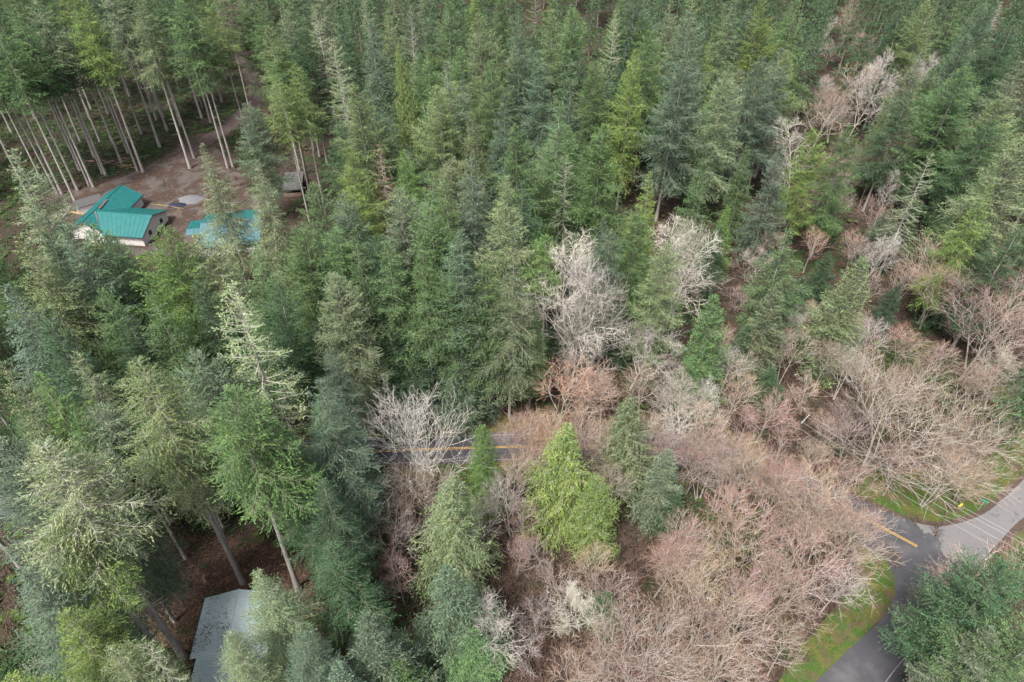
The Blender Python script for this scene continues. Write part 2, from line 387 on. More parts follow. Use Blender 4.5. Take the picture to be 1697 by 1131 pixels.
# ------------------------------------------------------------ ground and roads
def poly(pts, z=0): return [(*un(a, b, z), z) for a, b in pts]
def inpoly(P, q):
    x, y = q; c = False; n = len(P)
    for i in range(n):
        x1, y1 = P[i][:2]; x2, y2 = P[(i+1) % n][:2]
        if (y1 > y) != (y2 > y) and x < (x2-x1)*(y-y1)/(y2-y1)+x1: c = not c
    return c
def spline(pts, n=8):
    out = []
    for i in range(len(pts)-1):
        p0 = np.array(pts[max(i-1, 0)]); p1 = np.array(pts[i]); p2 = np.array(pts[i+1]); p3 = np.array(pts[min(i+2, len(pts)-1)])
        for k in range(n):
            t = k/n; out.append(.5*((2*p1)+(-p0+p2)*t+(2*p0-5*p1+4*p2-p3)*t*t+(-p0+3*p1-3*p2+p3)*t**3))
    out.append(np.array(pts[-1])); return np.array(out)
def ribbon(P, a, b, z):
    """strip along a centreline from lateral offset a to b (left positive)"""
    P = np.array(P)[:, :2]; T = norm(np.gradient(P, axis=0)); Nn = np.c_[-T[:, 1], T[:, 0]]
    L = P+Nn*b; Rr = P+Nn*a; n = len(P)
    v = np.concatenate([np.c_[Rr, np.full(n, z)], np.c_[L, np.full(n, z)]])
    i = np.arange(n-1); return v, np.stack([i, i+1, i+1+n, i+n], 1)
import mathutils
def flat_poly(name, pts, z, m, kind='structure', parent=None):
    """flat polygon; pts are ground x, y"""
    vv = [Vector((p[0], p[1], 0)) for p in pts]
    tris = mathutils.geometry.tessellate_polygon([vv])
    mb = MB(); mb.add([(p[0], p[1], z) for p in pts], tris=[t if (vv[t[1]]-vv[t[0]]).cross(vv[t[2]]-vv[t[0]]).z > 0 else t[::-1] for t in tris])
    o = link(name, mb.mesh(name, [m]), parent)
    if kind: tag(o, kind=kind)
    return o

# main road centreline on the ground
MAIN = spline([un(*p) for p in [(-420, 980), (-150, 885), (0, 838), (240, 790), (480, 757), (770, 743), (1010, 740), (1150, 752), (1270, 782), (1390, 838), (1520, 906), (1590, 950)]], 10)
SIDE = spline([un(*p) for p in [(1905, 700), (1790, 765), (1690, 838), (1610, 905), (1535, 975), (1478, 1050), (1430, 1110), (1365, 1215), (1290, 1400)]], 10)
CLEAR = [(70, 320), (60, 372), (120, 420), (250, 425), (440, 425), (470, 370), (430, 330), (400, 290), (370, 255), (345, 240), (310, 235), (268, 262), (200, 295), (140, 310)]
DRIVE = spline([un(*p) for p in [(300, 340), (290, 285), (325, 245), (385, 205), (425, 160), (415, 120), (385, 70), (372, 20), (380, -40)]], 8)
YARD = [(205, 900), (330, 885), (470, 900), (520, 960), (500, 1040), (470, 1140), (300, 1180), (250, 1060), (215, 980)]
def pdist(P, x, y): return float(np.min(np.hypot(P[:, 0]-x, P[:, 1]-y)))
clearP = [un(*p) for p in CLEAR]; yardP = [un(*p) for p in YARD]

def ground_mat():
    m, t, b = mat('forest_floor', rough=.97, spec=.08)
    f1 = noise(t, .09, 6, dist=.6); f2 = noise(t, 1.3, 6); f3 = noise(t, 6, 3)
    a = ramp(t, f2, [(.3, (.022, .018, .014)), (.5, (.045, .034, .026)), (.72, (.08, .06, .046))])
    g = ramp(t, f2, [(.3, (.018, .03, .012)), (.7, (.05, .07, .025))])
    c = mix(t, a, g, ramp(t, f1, [(.5, (0, 0, 0)), (.62, (1, 1, 1))]))
    c = mix(t, c, (.11, .088, .07), ramp(t, f3, [(.66, (0, 0, 0)), (.74, (.6, .6, .6))]))
    t.links.new(c, b.inputs['Base Color']); bump(t, b, f2, .8, .25); return m
M_GROUND = ground_mat()
def build_ground():
    xs = np.concatenate([[-1500, -800, -420], np.arange(-260, 261, 3.), [420, 800, 1500]])
    ys = np.concatenate([[-900, -300, -60], np.arange(0, 421, 3.), [600, 1000, 2000]])
    X, Y = np.meshgrid(xs, ys); rg = np.random.default_rng(3)
    Z = np.zeros_like(X)
    for k in range(14):
        a = rg.uniform(0, 6.28); f = rg.uniform(.03, .35); Z += np.sin((X*math.cos(a)+Y*math.sin(a))*f+rg.uniform(0, 6))*.09/(.3+f*2)
    Z = -np.abs(Z)*.9-.03
    pts = np.concatenate([MAIN, SIDE, DRIVE, np.array(clearP), np.array(yardP)])
    from math import hypot
    D = np.full(X.shape, 1e9)
    for p in pts: D = np.minimum(D, np.hypot(X-p[0], Y-p[1]))
    for P in (clearP, yardP):
        c = np.mean(P, 0); D = np.minimum(D, np.maximum(0, np.hypot(X-c[0], Y-c[1])-14))
    Z = np.where(D < 9, -.03, -.03+(Z+.03)*np.clip((D-9)/10, 0, 1))
    mb = MB(); ny, nx = X.shape; i = np.arange(ny-1)[:, None]*nx+np.arange(nx-1)[None]
    mb.add(np.c_[X.ravel(), Y.ravel(), Z.ravel()], quads=np.stack([i, i+1, i+nx+1, i+nx], -1).reshape(-1, 4))
    return tag(link('ground', mb.mesh('ground', [M_GROUND], True)), kind='structure')
build_ground()

def dirt_mat():
    m, t, b = mat('bare_earth', rough=.95, spec=.1)
    f = noise(t, .22, 5, dist=.8); f2 = noise(t, 2.2, 6)
    a = ramp(t, f2, [(.3, (.036, .025, .02)), (.7, (.075, .053, .043))])
    g = ramp(t, f2, [(.3, (.066, .055, .05)), (.7, (.11, .096, .088))])
    t.links.new(mix(t, a, g, ramp(t, f, [(.46, (0, 0, 0)), (.6, (1, 1, 1))])), b.inputs['Base Color']); bump(t, b, f2, .6, .1); return m
M_DIRT = dirt_mat()
clear_s = spline([un(*p) for p in CLEAR+[CLEAR[0]]], 5)[:-1]
flat_poly('earth_clearing', clear_s, .0, M_DIRT)
def drive_mat():
    m, t, b = mat('reddish_track', rough=.95, spec=.1); f2 = noise(t, 1.4, 6)
    t.links.new(ramp(t, f2, [(.3, (.05, .035, .034)), (.7, (.095, .07, .066))]), b.inputs['Base Color']); bump(t, b, f2, .5, .1); return m
mb = MB(); v, q = ribbon(DRIVE[12:], -3.2, 3.2, .008); mb.add(v, quads=q)
tag(link('earth_track', mb.mesh('earth_track', [drive_mat()])), kind='structure')
def yard_mat():
    m, t, b = mat('red_brown_litter', rough=.97, spec=.06)
    f = noise(t, .25, 5, dist=1); f2 = noise(t, 3.2, 8)
    a = ramp(t, f2, [(.3, (.032, .022, .018)), (.55, (.065, .042, .034)), (.75, (.12, .085, .07))])
    g = ramp(t, f2, [(.3, (.03, .04, .014)), (.7, (.07, .085, .03))])
    t.links.new(mix(t, a, g, ramp(t, f, [(.56, (0, 0, 0)), (.68, (.8, .8, .8))])), b.inputs['Base Color']); bump(t, b, f2, .9, .15); return m
flat_poly('leaf_litter_yard', spline([un(*p) for p in YARD+[YARD[0]]], 5)[:-1], .0, yard_mat())

def grass_mat():
    m, t, b = mat('verge_grass', rough=.9, spec=.15)
    f = noise(t, .35, 5, dist=.7); f2 = noise(t, 4, 6)
    a = ramp(t, f2, [(.3, (.033, .064, .013)), (.7, (.062, .108, .024))])
    g = ramp(t, f2, [(.3, (.08, .08, .02)), (.7, (.125, .12, .035))])
    c = mix(t, a, g, ramp(t, f, [(.48, (0, 0, 0)), (.6, (.9, .9, .9))]))
    f3 = noise(t, .5, 4); c = mix(t, c, (.1, .07, .045), ramp(t, f3, [(.47, (0, 0, 0)), (.62, (.85, .85, .85))]))
    t.links.new(c, b.inputs['Base Color']); bump(t, b, f2, 1, .12); return m
M_GRASS = grass_mat()
VERGES = [
 [(1250, 1190), (1290, 1131), (1330, 1070), (1390, 1000), (1420, 960), (1425, 915), (1455, 900), (1480, 940), (1486, 960), (1487, 985), (1476, 1010), (1430, 1055), (1385, 1105), (1340, 1170), (1300, 1230)],
 [(1425, 800), (1440, 770), (1500, 775), (1560, 780), (1620, 770), (1660, 735), (1720, 700), (1780, 690), (1750, 755), (1697, 790), (1665, 822), (1630, 850), (1590, 866), (1550, 872), (1510, 864), (1470, 850), (1438, 836), (1400, 815)],
 [(1600, 960), (1630, 945), (1660, 912), (1697, 868), (1760, 820), (1800, 840), (1760, 900), (1700, 950), (1640, 990), (1600, 1000)],
 [(640, 775), (760, 766), (850, 764), (900, 780), (850, 800), (760, 800), (640, 812)],
 [(560, 700), (640, 690), (760, 690), (860, 685), (900, 712), (820, 722), (700, 722), (560, 735)],
 [(1640, 640), (1760, 640), (1780, 690), (1697, 700), (1650, 690)]]
M_VERGE2 = simple('dry_verge', (.07, .065, .02), (.13, .105, .05), 1.2, .95, .1, .8)
for k, vg in enumerate(VERGES):
    flat_poly('grass_verge', spline([un(*p) for p in vg+[vg[0]]], 5)[:-1], .006, M_VERGE2 if k == 4 else M_GRASS)

def asphalt_mat():
    m, t, b = mat('asphalt', rough=.55, spec=.4)
    f2 = noise(t, 9, 6); f1 = noise(t, .25, 4); f9 = noise(t, 2.2, 8, dist=2)
    dark = ramp(t, f2, [(.3, (.038, .038, .044)), (.7, (.064, .062, .068))])
    dark = mix(t, dark, (.115, .112, .115), ramp(t, f1, [(.5, (0, 0, 0)), (.75, (.6, .6, .6))]))
    dark = mix(t, dark, (.10, .085, .07), ramp(t, f9, [(.6, (0, 0, 0)), (.7, (.55, .55, .55))]))
    # pale worn surface of the side road begins at a ragged seam
    old = ramp(t, f2, [(.3, (.115, .108, .11)), (.7, (.175, .165, .165))])
    tc = t.nodes.new('ShaderNodeTexCoord'); dp = t.nodes.new('ShaderNodeVectorMath'); dp.operation = 'DOT_PRODUCT'
    p0 = un(1575, 920); p1 = un(1700, 830); d = Vector((p1[0]-p0[0], p1[1]-p0[1])).normalized()
    dp.inputs[1].default_value = (d.x, d.y, 0); t.links.new(tc.outputs['Object'], dp.inputs[0])
    ad = t.nodes.new('ShaderNodeMath'); ad.operation = 'SUBTRACT'; t.links.new(dp.outputs['Value'], ad.inputs[0]); ad.inputs[1].default_value = p0[0]*d.x+p0[1]*d.y
    f3 = noise(t, .45, 6, dist=.5); ml = t.nodes.new('ShaderNodeMath'); ml.operation = 'MULTIPLY_ADD'; t.links.new(f3, ml.inputs[0]); ml.inputs[1].default_value = 14; ml.inputs[2].default_value = -7
    sm = t.nodes.new('ShaderNodeMath'); sm.operation = 'ADD'; t.links.new(ad.outputs[0], sm.inputs[0]); t.links.new(ml.outputs[0], sm.inputs[1])
    fac = ramp(t, sm.outputs[0], [(.0, (0, 0, 0)), (.25, (1, 1, 1))])
    f4 = noise(t, .8, 5, dist=1.5); old = mix(t, old, (.075, .072, .075), ramp(t, f4, [(.6, (0, 0, 0)), (.66, (.85, .85, .85))]))
    t.links.new(mix(t, dark, old, fac), b.inputs['Base Color'])
    t.links.new(ramp(t, f1, [(.3, (.45, .45, .45)), (.7, (.8, .8, .8))]), b.inputs['Roughness'])
    bump(t, b, f2, .2, .02); return m
M_ASPH = asphalt_mat()
end = int(len(MAIN)*.905)
mb = MB(); v, q = ribbon(MAIN[:end], -3.5, 3.5, .012); mb.add(v, quads=q)
tag(link('main_road', mb.mesh('main_road', [M_ASPH])), kind='structure')
JUN = [(1352, 1131), (1405, 1078), (1452, 1036), (1476, 1006), (1484, 985), (1483, 960), (1470, 930), (1430, 905), (1370, 868), (1395, 812), (1440, 832), (1470, 846), (1510, 861), (1550, 869), (1590, 863), (1630, 847), (1664, 820), (1697, 788), (1790, 720), (1905, 660), (1960, 720), (1800, 810), (1697, 868), (1660, 908), (1628, 942), (1590, 990), (1560, 1050), (1530, 1131), (1470, 1300), (1200, 1450), (1150, 1400)]
flat_poly('road_junction', [un(*p) for p in JUN], .016, M_ASPH)
M_YEL = simple('yellow_road_paint', (.46, .27, .05), (.56, .35, .09), 8, .7)
M_WHT = simple('white_road_paint', (.2, .2, .2), (.32, .32, .32), 8, .7)
def strip(name, P, a, b, z, m):
    mb = MB(); v, q = ribbon(P, a, b, z); mb.add(v, quads=q); tag(link(name, mb.mesh(name, [m])), kind='structure')
for a in (-.2, .1): strip('yellow_centre_line', MAIN[:int(len(MAIN)*.915)], a, a+.11, .0205, M_YEL)
strip('white_edge_line', MAIN[:int(len(MAIN)*.78)], -2.95, -2.83, .0205, M_WHT)
strip('white_edge_line', MAIN[:int(len(MAIN)*.8)], 2.83, 2.95, .0205, M_WHT)
strip('white_edge_line', SIDE[46:], 2.9, 3.0, .0205, M_WHT)
M_SOILEDGE = simple('muddy_road_edge', (.05, .035, .03), (.10, .075, .06), 2, .95, .1, .5)
strip('muddy_road_edge', spline([un(*p) for p in [(1395, 812), (1440, 832), (1470, 846), (1510, 861), (1550, 869), (1590, 863), (1630, 847), (1664, 820), (1697, 788)]], 6), -.4, .5, .0205, M_SOILEDGE)
strip('muddy_road_edge', spline([un(*p) for p in [(1760, 826), (1697, 868), (1660, 908), (1628, 942), (1600, 980)]], 6), -.7, .5, .0205, M_SOILEDGE)

# ------------------------------------------------------------ buildings
def roof_mat(name, c1, c2, rough=.4):
    m, t, b = mat(name, c1, rough, .5); f = noise(t, .7, 6)
    t.links.new(ramp(t, f, [(.3, c1), (.7, c2)]), b.inputs['Base Color']); return m
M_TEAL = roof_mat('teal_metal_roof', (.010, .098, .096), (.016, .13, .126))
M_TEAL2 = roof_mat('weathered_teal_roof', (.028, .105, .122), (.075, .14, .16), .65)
M_WALL = simple('white_siding', (.54, .51, .49), (.60, .57, .55), 2, .8)
M_TRIM = simple('dark_trim', (.02, .05, .05), (.03, .07, .07), 3, .5)
M_GLASS, _, _b = mat('window_glass', (.02, .025, .03), .1, .6)
M_DARKROOF = simple('dark_shingles', (.06, .06, .062), (.10, .095, .095), 5, .9, .2, .5)
M_WOOD = simple('weathered_wood', (.17, .11, .085), (.27, .19, .15), 4, .85)
M_LUM = simple('fresh_lumber', (.26, .17, .08), (.36, .25, .13), 4, .8)
M_CONC = simple('concrete', (.3, .29, .27), (.4, .39, .37), 3, .9)

def gable(root, s0, s1, t0, t1, zw, zr, axis, mw, mr, over=.5, th=.12, seam=.9, wallmat_gable=True, roof_polys=None):
    """a gabled block in root's frame: x in s0..s1, y in t0..t1, ridge along axis"""
    wb = MB()
    if axis == 'x':
        ym = (t0+t1)/2
        v = [(s0,t0,0),(s1,t0,0),(s1,t1,0),(s0,t1,0),(s0,t0,zw),(s1,t0,zw),(s1,t1,zw),(s0,t1,zw),(s0,ym,zr-.06),(s1,ym,zr-.06)]
        wb.add(v, quads=[(0,1,5,4),(2,3,7,6),(0,4,7,3),(1,2,6,5)], tris=[(4,8,7),(5,6,9)])
    else:
        xm = (s0+s1)/2
        v = [(s0,t0,0),(s1,t0,0),(s1,t1,0),(s0,t1,0),(s0,t0,zw),(s1,t0,zw),(s1,t1,zw),(s0,t1,zw),(xm,t0,zr-.06),(xm,t1,zr-.06)]
        wb.add(v, quads=[(0,1,5,4),(2,3,7,6),(0,4,7,3),(1,2,6,5)], tris=[(4,5,8),(6,7,9)])
    link('wall', wb.mesh('wall', [mw]), root)

def slope(root, pts, m, th=.1, seam=.9, name='roof_slope', trim=True):
    """pts: eave a, eave b, ridge b, ridge a"""
    mb = MB(); mb.slab(pts, th); o = link(name, mb.mesh(name, [m]), root)
    a, b, c, d = [Vector(p) for p in pts]; L = (b-a).length; up = ((d-a).normalized().cross((b-a).normalized()))*-1
    if up.z < 0: up = -up
    sm = MB(); n = int(L/seam)
    for i in range(1, n):
        k = i/n; e = a.lerp(b, k); r = d.lerp(c, k); w_ = (b-a).normalized()*.03
        e = e+up*.002; r = r+up*.002
        v = [e-w_, e+w_, r+w_, r-w_]; v2 = [p+up*.05 for p in v]
        sm.add(v+v2, quads=[(4,5,6,7),(0,1,5,4),(1,2,6,5),(2,3,7,6),(3,0,4,7)])
    if n > 1: tag(link('roof_seams', sm.mesh('roof_seams', [m]), o), kind='stuff')
    return o
def beam(root, a, b, r, m, name='fascia'):
    a, b = Vector(a), Vector(b); d = (b-a); L = d.length; q = d.to_track_quat('X', 'Z')
    mb = MB(); mb.box(0, -r, -r, L, r, r); me = mb.mesh(name, [m]); o = link(name, me, root); o.location = a; o.rotation_mode = 'QUATERNION'; o.rotation_quaternion = q; return o
def window(root, loc, rz, wd=1.2, ht=1.1):
    fm = MB(); f = .07
    fm.box(-wd/2, -.05, -ht/2, wd/2, .04, -ht/2+f); fm.box(-wd/2, -.05, ht/2-f, wd/2, .04, ht/2)
    fm.box(-wd/2, -.05, -ht/2+f, -wd/2+f, .04, ht/2-f); fm.box(wd/2-f, -.05, -ht/2+f, wd/2, .04, ht/2-f); fm.box(-f/2, -.05, -ht/2+f, f/2, .04, ht/2-f)
    fr = link('window', fm.mesh('window_frame', [M_TRIM]), root); fr.location = loc; fr.rotation_euler = (0, 0, rz)
    for s in (-1, 1):
        g = MB(); g.box(min(s*f/2, s*(wd/2-f)), -.03, -ht/2+f, max(s*f/2, s*(wd/2-f)), -.01, ht/2-f); link('pane', g.mesh('pane', [M_GLASS]), fr)

# teal house: wing B (gable to the right) and wing A behind it; local x runs left, y runs away
P1 = un(80+600/3.857, 220+668/3.857, 3)
ang = math.atan2(.9925, .122)
def house_frame(name, origin, yaw, label, cat): return thing(name, (*origin, 0), yaw, label, cat)
# local frame: +x right (toward the gable end), +y away
hs_ = house_frame('teal_roof_house', P1, ang-math.pi/2, 'L-shaped white house with bright teal metal roof in the earth clearing', 'house')
gable(hs_, -15, -.5, .4, 12.6, 2.75, 5.15, 'x', M_WALL, M_TEAL)
gable(hs_, -20, -10.9, 1.4, 19.1, 2.75, 5.35, 'y', M_WALL, M_TEAL)
slope(hs_, [(-20.6, 1.0, 2.85), (-20.6, 19.6, 2.85), (-15.5, 19.6, 5.5), (-15.5, 1.0, 5.5)][::-1], M_TEAL)
slope(hs_, [(-10.4, 19.6, 2.85), (-10.4, 1.0, 2.85), (-15.49, 1.0, 5.5), (-15.49, 19.6, 5.5)][::-1][::-1], M_TEAL)
slope(hs_, [(-10.6, -.1, 2.8), (0, -.1, 2.8), (0, 6.5, 5.35), (-15.1, 6.5, 5.35)], M_TEAL)
slope(hs_, [(0, 13.1, 2.8), (-10.6, 13.1, 2.8), (-15.1, 6.51, 5.35), (0, 6.51, 5.35)], M_TEAL)
beam(hs_, (-15.3, 6.5, 5.38), (.05, 6.5, 5.38), .09, M_TEAL, 'ridge_cap'); beam(hs_, (-15.5, .95, 5.53), (-15.5, 19.65, 5.53), .09, M_TEAL, 'ridge_cap')
for a, b in (((.03, -.12, 2.72), (.03, 6.5, 5.25)), ((.03, 6.5, 5.25), (.03, 13.12, 2.72)), ((-10.6, -.14, 2.68), (0, -.14, 2.68)), ((-10.37, 13, 2.72), (-10.37, 19.6, 2.72)), ((-10.4, .97, 2.72), (-15.5, .97, 5.38)), ((-15.5, .97, 5.38), (-20.6, .97, 2.72))):
    beam(hs_, a, b, .09, M_TRIM)
M_VALLEY = simple('brown_valley_flashing', (.09, .07, .07), (.13, .10, .10), 2, .7)
for a, b in (((-11.2, .3, 3.08), (-15.2, 6.3, 5.48)), ((-14.9, 7.6, 5.48), (-15.25, 12.0, 5.55))):
    a_, b_ = Vector(a), Vector(b); s_ = Vector((.3, 0, 0)) if a[1] < 5 else Vector((.28, 0, -.06))
    mb = MB(); mb.slab([tuple(a_-s_), tuple(a_+s_), tuple(b_+s_), tuple(b_-s_)], .03); link('flashing', mb.mesh('flashing', [M_VALLEY]), hs_)
window(hs_, (-.47, 9.6, 1.7), math.pi/2); window(hs_, (-.47, 4.0, 1.7), math.pi/2)
window(hs_, (-8.0, .37, 1.6), 0, 1.5, 1.0)
dm = MB(); dm.box(-.45, -.06, 0, .45, 0, 2.05); dr = link('door', dm.mesh('door', [M_TRIM]), hs_); dr.location = (-10.2, .38, .02)
# small shed left of the house
sx, sy = un(147, 348, 0)
shd = thing('garden_shed', (sx, sy+1, 0), R(38), 'small white shed with dark shingle roof beside the teal-roofed house', 'shed')
gable(shd, -3.2, 3.2, -1.9, 1.9, 2.1, 3.1, 'x', M_WALL, M_DARKROOF)
slope(shd, [(-3.4, -2.15, 2.02), (3.4, -2.15, 2.02), (3.4, 0, 3.18), (-3.4, 0, 3.18)], M_DARKROOF, seam=99)
slope(shd, [(3.4, 2.15, 2.02), (-3.4, 2.15, 2.02), (-3.4, .01, 3.18), (3.4, .01, 3.18)], M_DARKROOF, seam=99)
dm = MB(); dm.box(-.02, -.45, 0, .03, .45, 1.8); link('door', dm.mesh('door', [M_WOOD]), shd).location = (3.2, 0, .02)
# second teal roofed building
def Z3(px, py, z): return (*un(px, py, z), z)
o2 = Z3(328, 412, 2.8); a2 = Z3(431, 402, 2.8)
yaw2 = math.atan2(a2[1]-o2[1], a2[0]-o2[0])
w2 = math.hypot(a2[0]-o2[0], a2[1]-o2[1])
b2 = thing('teal_roof_barn', (o2[0], o2[1], 0), yaw2, 'long outbuilding with weathered blue-teal roof half hidden behind two pale firs', 'outbuilding')
gable(b2, .4, w2-.4, .5, 16.0, 2.6, 4.7, 'x', M_WALL, M_TEAL2)
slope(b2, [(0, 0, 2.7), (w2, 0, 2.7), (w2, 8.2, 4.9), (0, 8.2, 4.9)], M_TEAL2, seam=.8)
slope(b2, [(w2-2.5, 16.4, 2.7), (0, 16.4, 2.7), (0, 8.21, 4.9), (w2, 8.21, 4.9)], M_TEAL, seam=.8)  # far slope gets the darker teal: its shade is put into the colour
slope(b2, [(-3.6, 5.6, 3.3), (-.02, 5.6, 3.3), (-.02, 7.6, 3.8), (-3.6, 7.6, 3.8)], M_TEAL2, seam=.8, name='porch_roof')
slope(b2, [(-.02, 13.2, 2.8), (-3.6, 13.2, 2.8), (-3.6, 7.61, 3.8), (-.02, 7.61, 3.8)], M_TEAL, seam=.8, name='porch_roof')  # porch's far slope likewise, darker teal standing in for shade
beam(b2, (0, 8.2, 4.95), (w2, 8.2, 4.95), .1, M_TEAL2, 'ridge_cap')
for yy in (5.8, 9.3, 12.8): beam(b2, (-3.4, yy, 0), (-3.4, yy, 2.85), .08, M_LUM, 'porch_post')
# pole building (open shelter) among the firs
px_, py_ = un(487, 322, 0)
lean = thing('timber_shelter', (px_, py_, 0), R(6), 'open timber shelter with dark flat roof beneath tall firs right of the track', 'shelter')
slope(lean, [(-2.6, -1.8, 2.3), (2.6, -1.8, 2.3), (2.6, 6.6, 3.3), (-2.6, 6.6, 3.3)], M_DARKROOF, th=.14, seam=99, name='roof')
for xx in (-2.35, 2.35):
    for yy, zz in ((-1.4, 2.2), (2.4, 2.65), (6.2, 3.1)): beam(lean, (xx, yy, 0), (xx, yy, zz), .09, M_WOOD, 'post')
for k in range(5):
    mb = MB(); mb.box(-2.45, -1.56-.02*k, .1+.22*k, 2.45, -1.5, .29+.22*k); link('plank', mb.mesh('plank', [M_WOOD]), lean)
mb = MB(); mb.box(-2.45, 6.26, .1, 2.45, 6.32, 2.6); link('back_panel', mb.mesh('back_panel', [M_WOOD]), lean)
# pale metal-roofed house bottom left
def c6(a, b, z): return un(250+a/4.507, 880+b/4.507, z)
e0 = Vector(c6(403, 497, 3)); e1 = Vector(c6(288, 955, 3)); n0 = Vector(c6(340, 940, 3)); n1 = Vector(c6(303, 1125, 3))
ax = (e0-e1).normalized(); yaw3 = math.atan2(ax.y, ax.x)-math.pi/2; L3 = (e0-e1).length
h3 = thing('metal_roof_house', (e1.x, e1.y, 0), yaw3, 'house with pale blue-grey ribbed metal roof littered with debris', 'house')
M_PALE = roof_mat('pale_metal_roof', (.33, .41, .43), (.41, .49, .51), .45)
gable(h3, .45, 10.1, -7.5, L3-.4, 2.75, 4.35, 'y', M_WOOD, M_PALE)
def tiled(root, pts, m, row=.37, name='roof_slope', n_div=1):
    o = slope(root, pts, m, seam=999, name=name)
    a, b, c, d = [Vector(p) for p in pts]; L = (b-a).length; up = (b-a).cross(d-a).normalized()
    if up.z < 0: up = -up
    sm = MB(); n = int(L/row); tr = []
    for i in range(n):
        k0, k1 = i/n, (i+.86)/n
        e = a.lerp(b, k0)+up*.004; r = d.lerp(c, k0)+up*.004; e2 = a.lerp(b, k1)+up*.004; r2 = d.lerp(c, k1)+up*.004
        v = [e+up*.015, e2+up*.085, r2+up*.085, r+up*.015, e, e2, r2, r]
        sm.add(v, quads=[(0,1,2,3),(1,5,6,2),(0,4,5,1),(3,2,6,7)])
    tag(link('roof_ribs', sm.mesh('roof_ribs', [m]), o), kind='stuff'); return o
sA = tiled(h3, [(0, L3, 2.8), (0, 0, 2.8), (5.25, 0, 4.5), (5.25, L3, 4.5)], M_PALE)
sB = tiled(h3, [(.95, -.01, 3.05), (.95, -8, 3.05), (5.25, -8, 4.45), (5.25, -.01, 4.45)], M_PALE)
sC = tiled(h3, [(10.5, -8, 2.8), (10.5, L3, 2.8), (5.26, L3, 4.5), (5.26, -8, 4.5)], M_PALE)
beam(h3, (5.25, -8, 4.56), (5.25, L3, 4.56), .08, M_PALE, 'ridge_cap')
beam(h3, (-.06, 0, 2.72), (-.06, L3, 2.72), .07, M_TRIM, 'gutter')
rg = np.random.default_rng(8); mb = MB(); N = 260
cu = rg.uniform(0, 1, (14, 2)); ci = rg.integers(0, 14, N); k = np.clip(cu[ci, 0]+rg.normal(0, .1, N), .02, .98); u = np.clip(cu[ci, 1]*L3+rg.normal(0, 1.1, N), .1, L3-.1); cx = k*5.1+.1
cz = 2.8+cx*(1.7/5.25)+.13
leaves(mb, np.c_[cx, u, cz], np.c_[rg.normal(0, 1, (N, 2)), np.full(N, .3)], rg.uniform(.1, .42, N), rg.uniform(.05, .15, N), rg, 0, .3)
M_DEB = simple('dark_debris', (.03, .025, .02), (.07, .05, .035), 5)
tag(link('roof_debris', mb.mesh('roof_debris', [M_DEB]), sA), kind='stuff')

# yard things by the teal house
def loose(name, loc, rz, label, cat, parts, group=None):
    r = thing(name, loc, rz, label, cat, group)
    for nm, mbx, m in parts: link(nm, mbx.mesh(nm, [m]), r)
    return r
tx, ty = un(293, 341, 0); rg = np.random.default_rng(2)
mb = MB(); g = 9; X, Y = np.meshgrid(np.linspace(-2.2, 2.2, g), np.linspace(-1.1, 1.1, g)); Zt = .35*np.exp(-(X**2/3+Y**2))+rg.normal(0, .07, X.shape)+.12
i = np.arange(g-1)[:, None]*g+np.arange(g-1)[None]
mb.add(np.c_[(X+rg.normal(0, .1, X.shape)).ravel(), Y.ravel(), Zt.ravel()], quads=np.stack([i, i+1, i+g+1, i+g], -1).reshape(-1, 4))
o = link('blue_tarp', mb.mesh('blue_tarp', [simple('blue_tarp', (.012, .014, .03), (.022, .026, .05), 3, .5)]), None, (tx, ty, 0)); tag(o, 'crumpled dark blue tarp lying on the earth between the teal-roofed buildings', 'tarp')
tx, ty = un(129, 354, 0); mb = []
r = thing('lumber_stack', (tx, ty, 0), R(-12), 'short stack of yellow lumber at the left end of the small shed', 'lumber')
bm_ = MB(); bm_.box(-2.2, -.07, 0, 2.2, .07, .07); me = bm_.mesh('board', [M_LUM])
for k in range(3):
    for j in range(5): bo = link('board', me, r); bo.location = (rnd.uniform(-.15, .15), -.36+j*.17, .01+k*.075)
for k, (a, b, c, d) in enumerate([(250, 338, 298, 346), (290, 356, 300, 345), (262, 340, 305, 347)]):
    p = un(a, b); q = un(c, d); L = math.hypot(q[0]-p[0], q[1]-p[1]); bm_ = MB(); bm_.box(0, -.05, 0, L, .05, .05)
    o = link('loose_board', bm_.mesh('loose_board', [M_LUM]), None, (*p, .02+.09*k)); o.rotation_euler.z = math.atan2(q[1]-p[1], q[0]-p[0])
    tag(o, ['long thin board lying from the house corner to the tarp', 'short board lying below the dark blue tarp', 'second long board crossing the first beside the tarp'][k], 'board')
# curved black hose / tyre rut on the clearing
mb = MB(); P = spline([un(*p) for p in [(272, 298), (272, 310), (277, 318), (286, 324), (296, 326)]], 6); tube(mb, np.c_[P, np.full(len(P), .06)], np.full(len(P), .09), 6)
o = link('drain_hose', mb.mesh('drain_hose', [M_DEB])); tag(o, 'curved dark hose lying on the pale part of the earth clearing', 'hose')
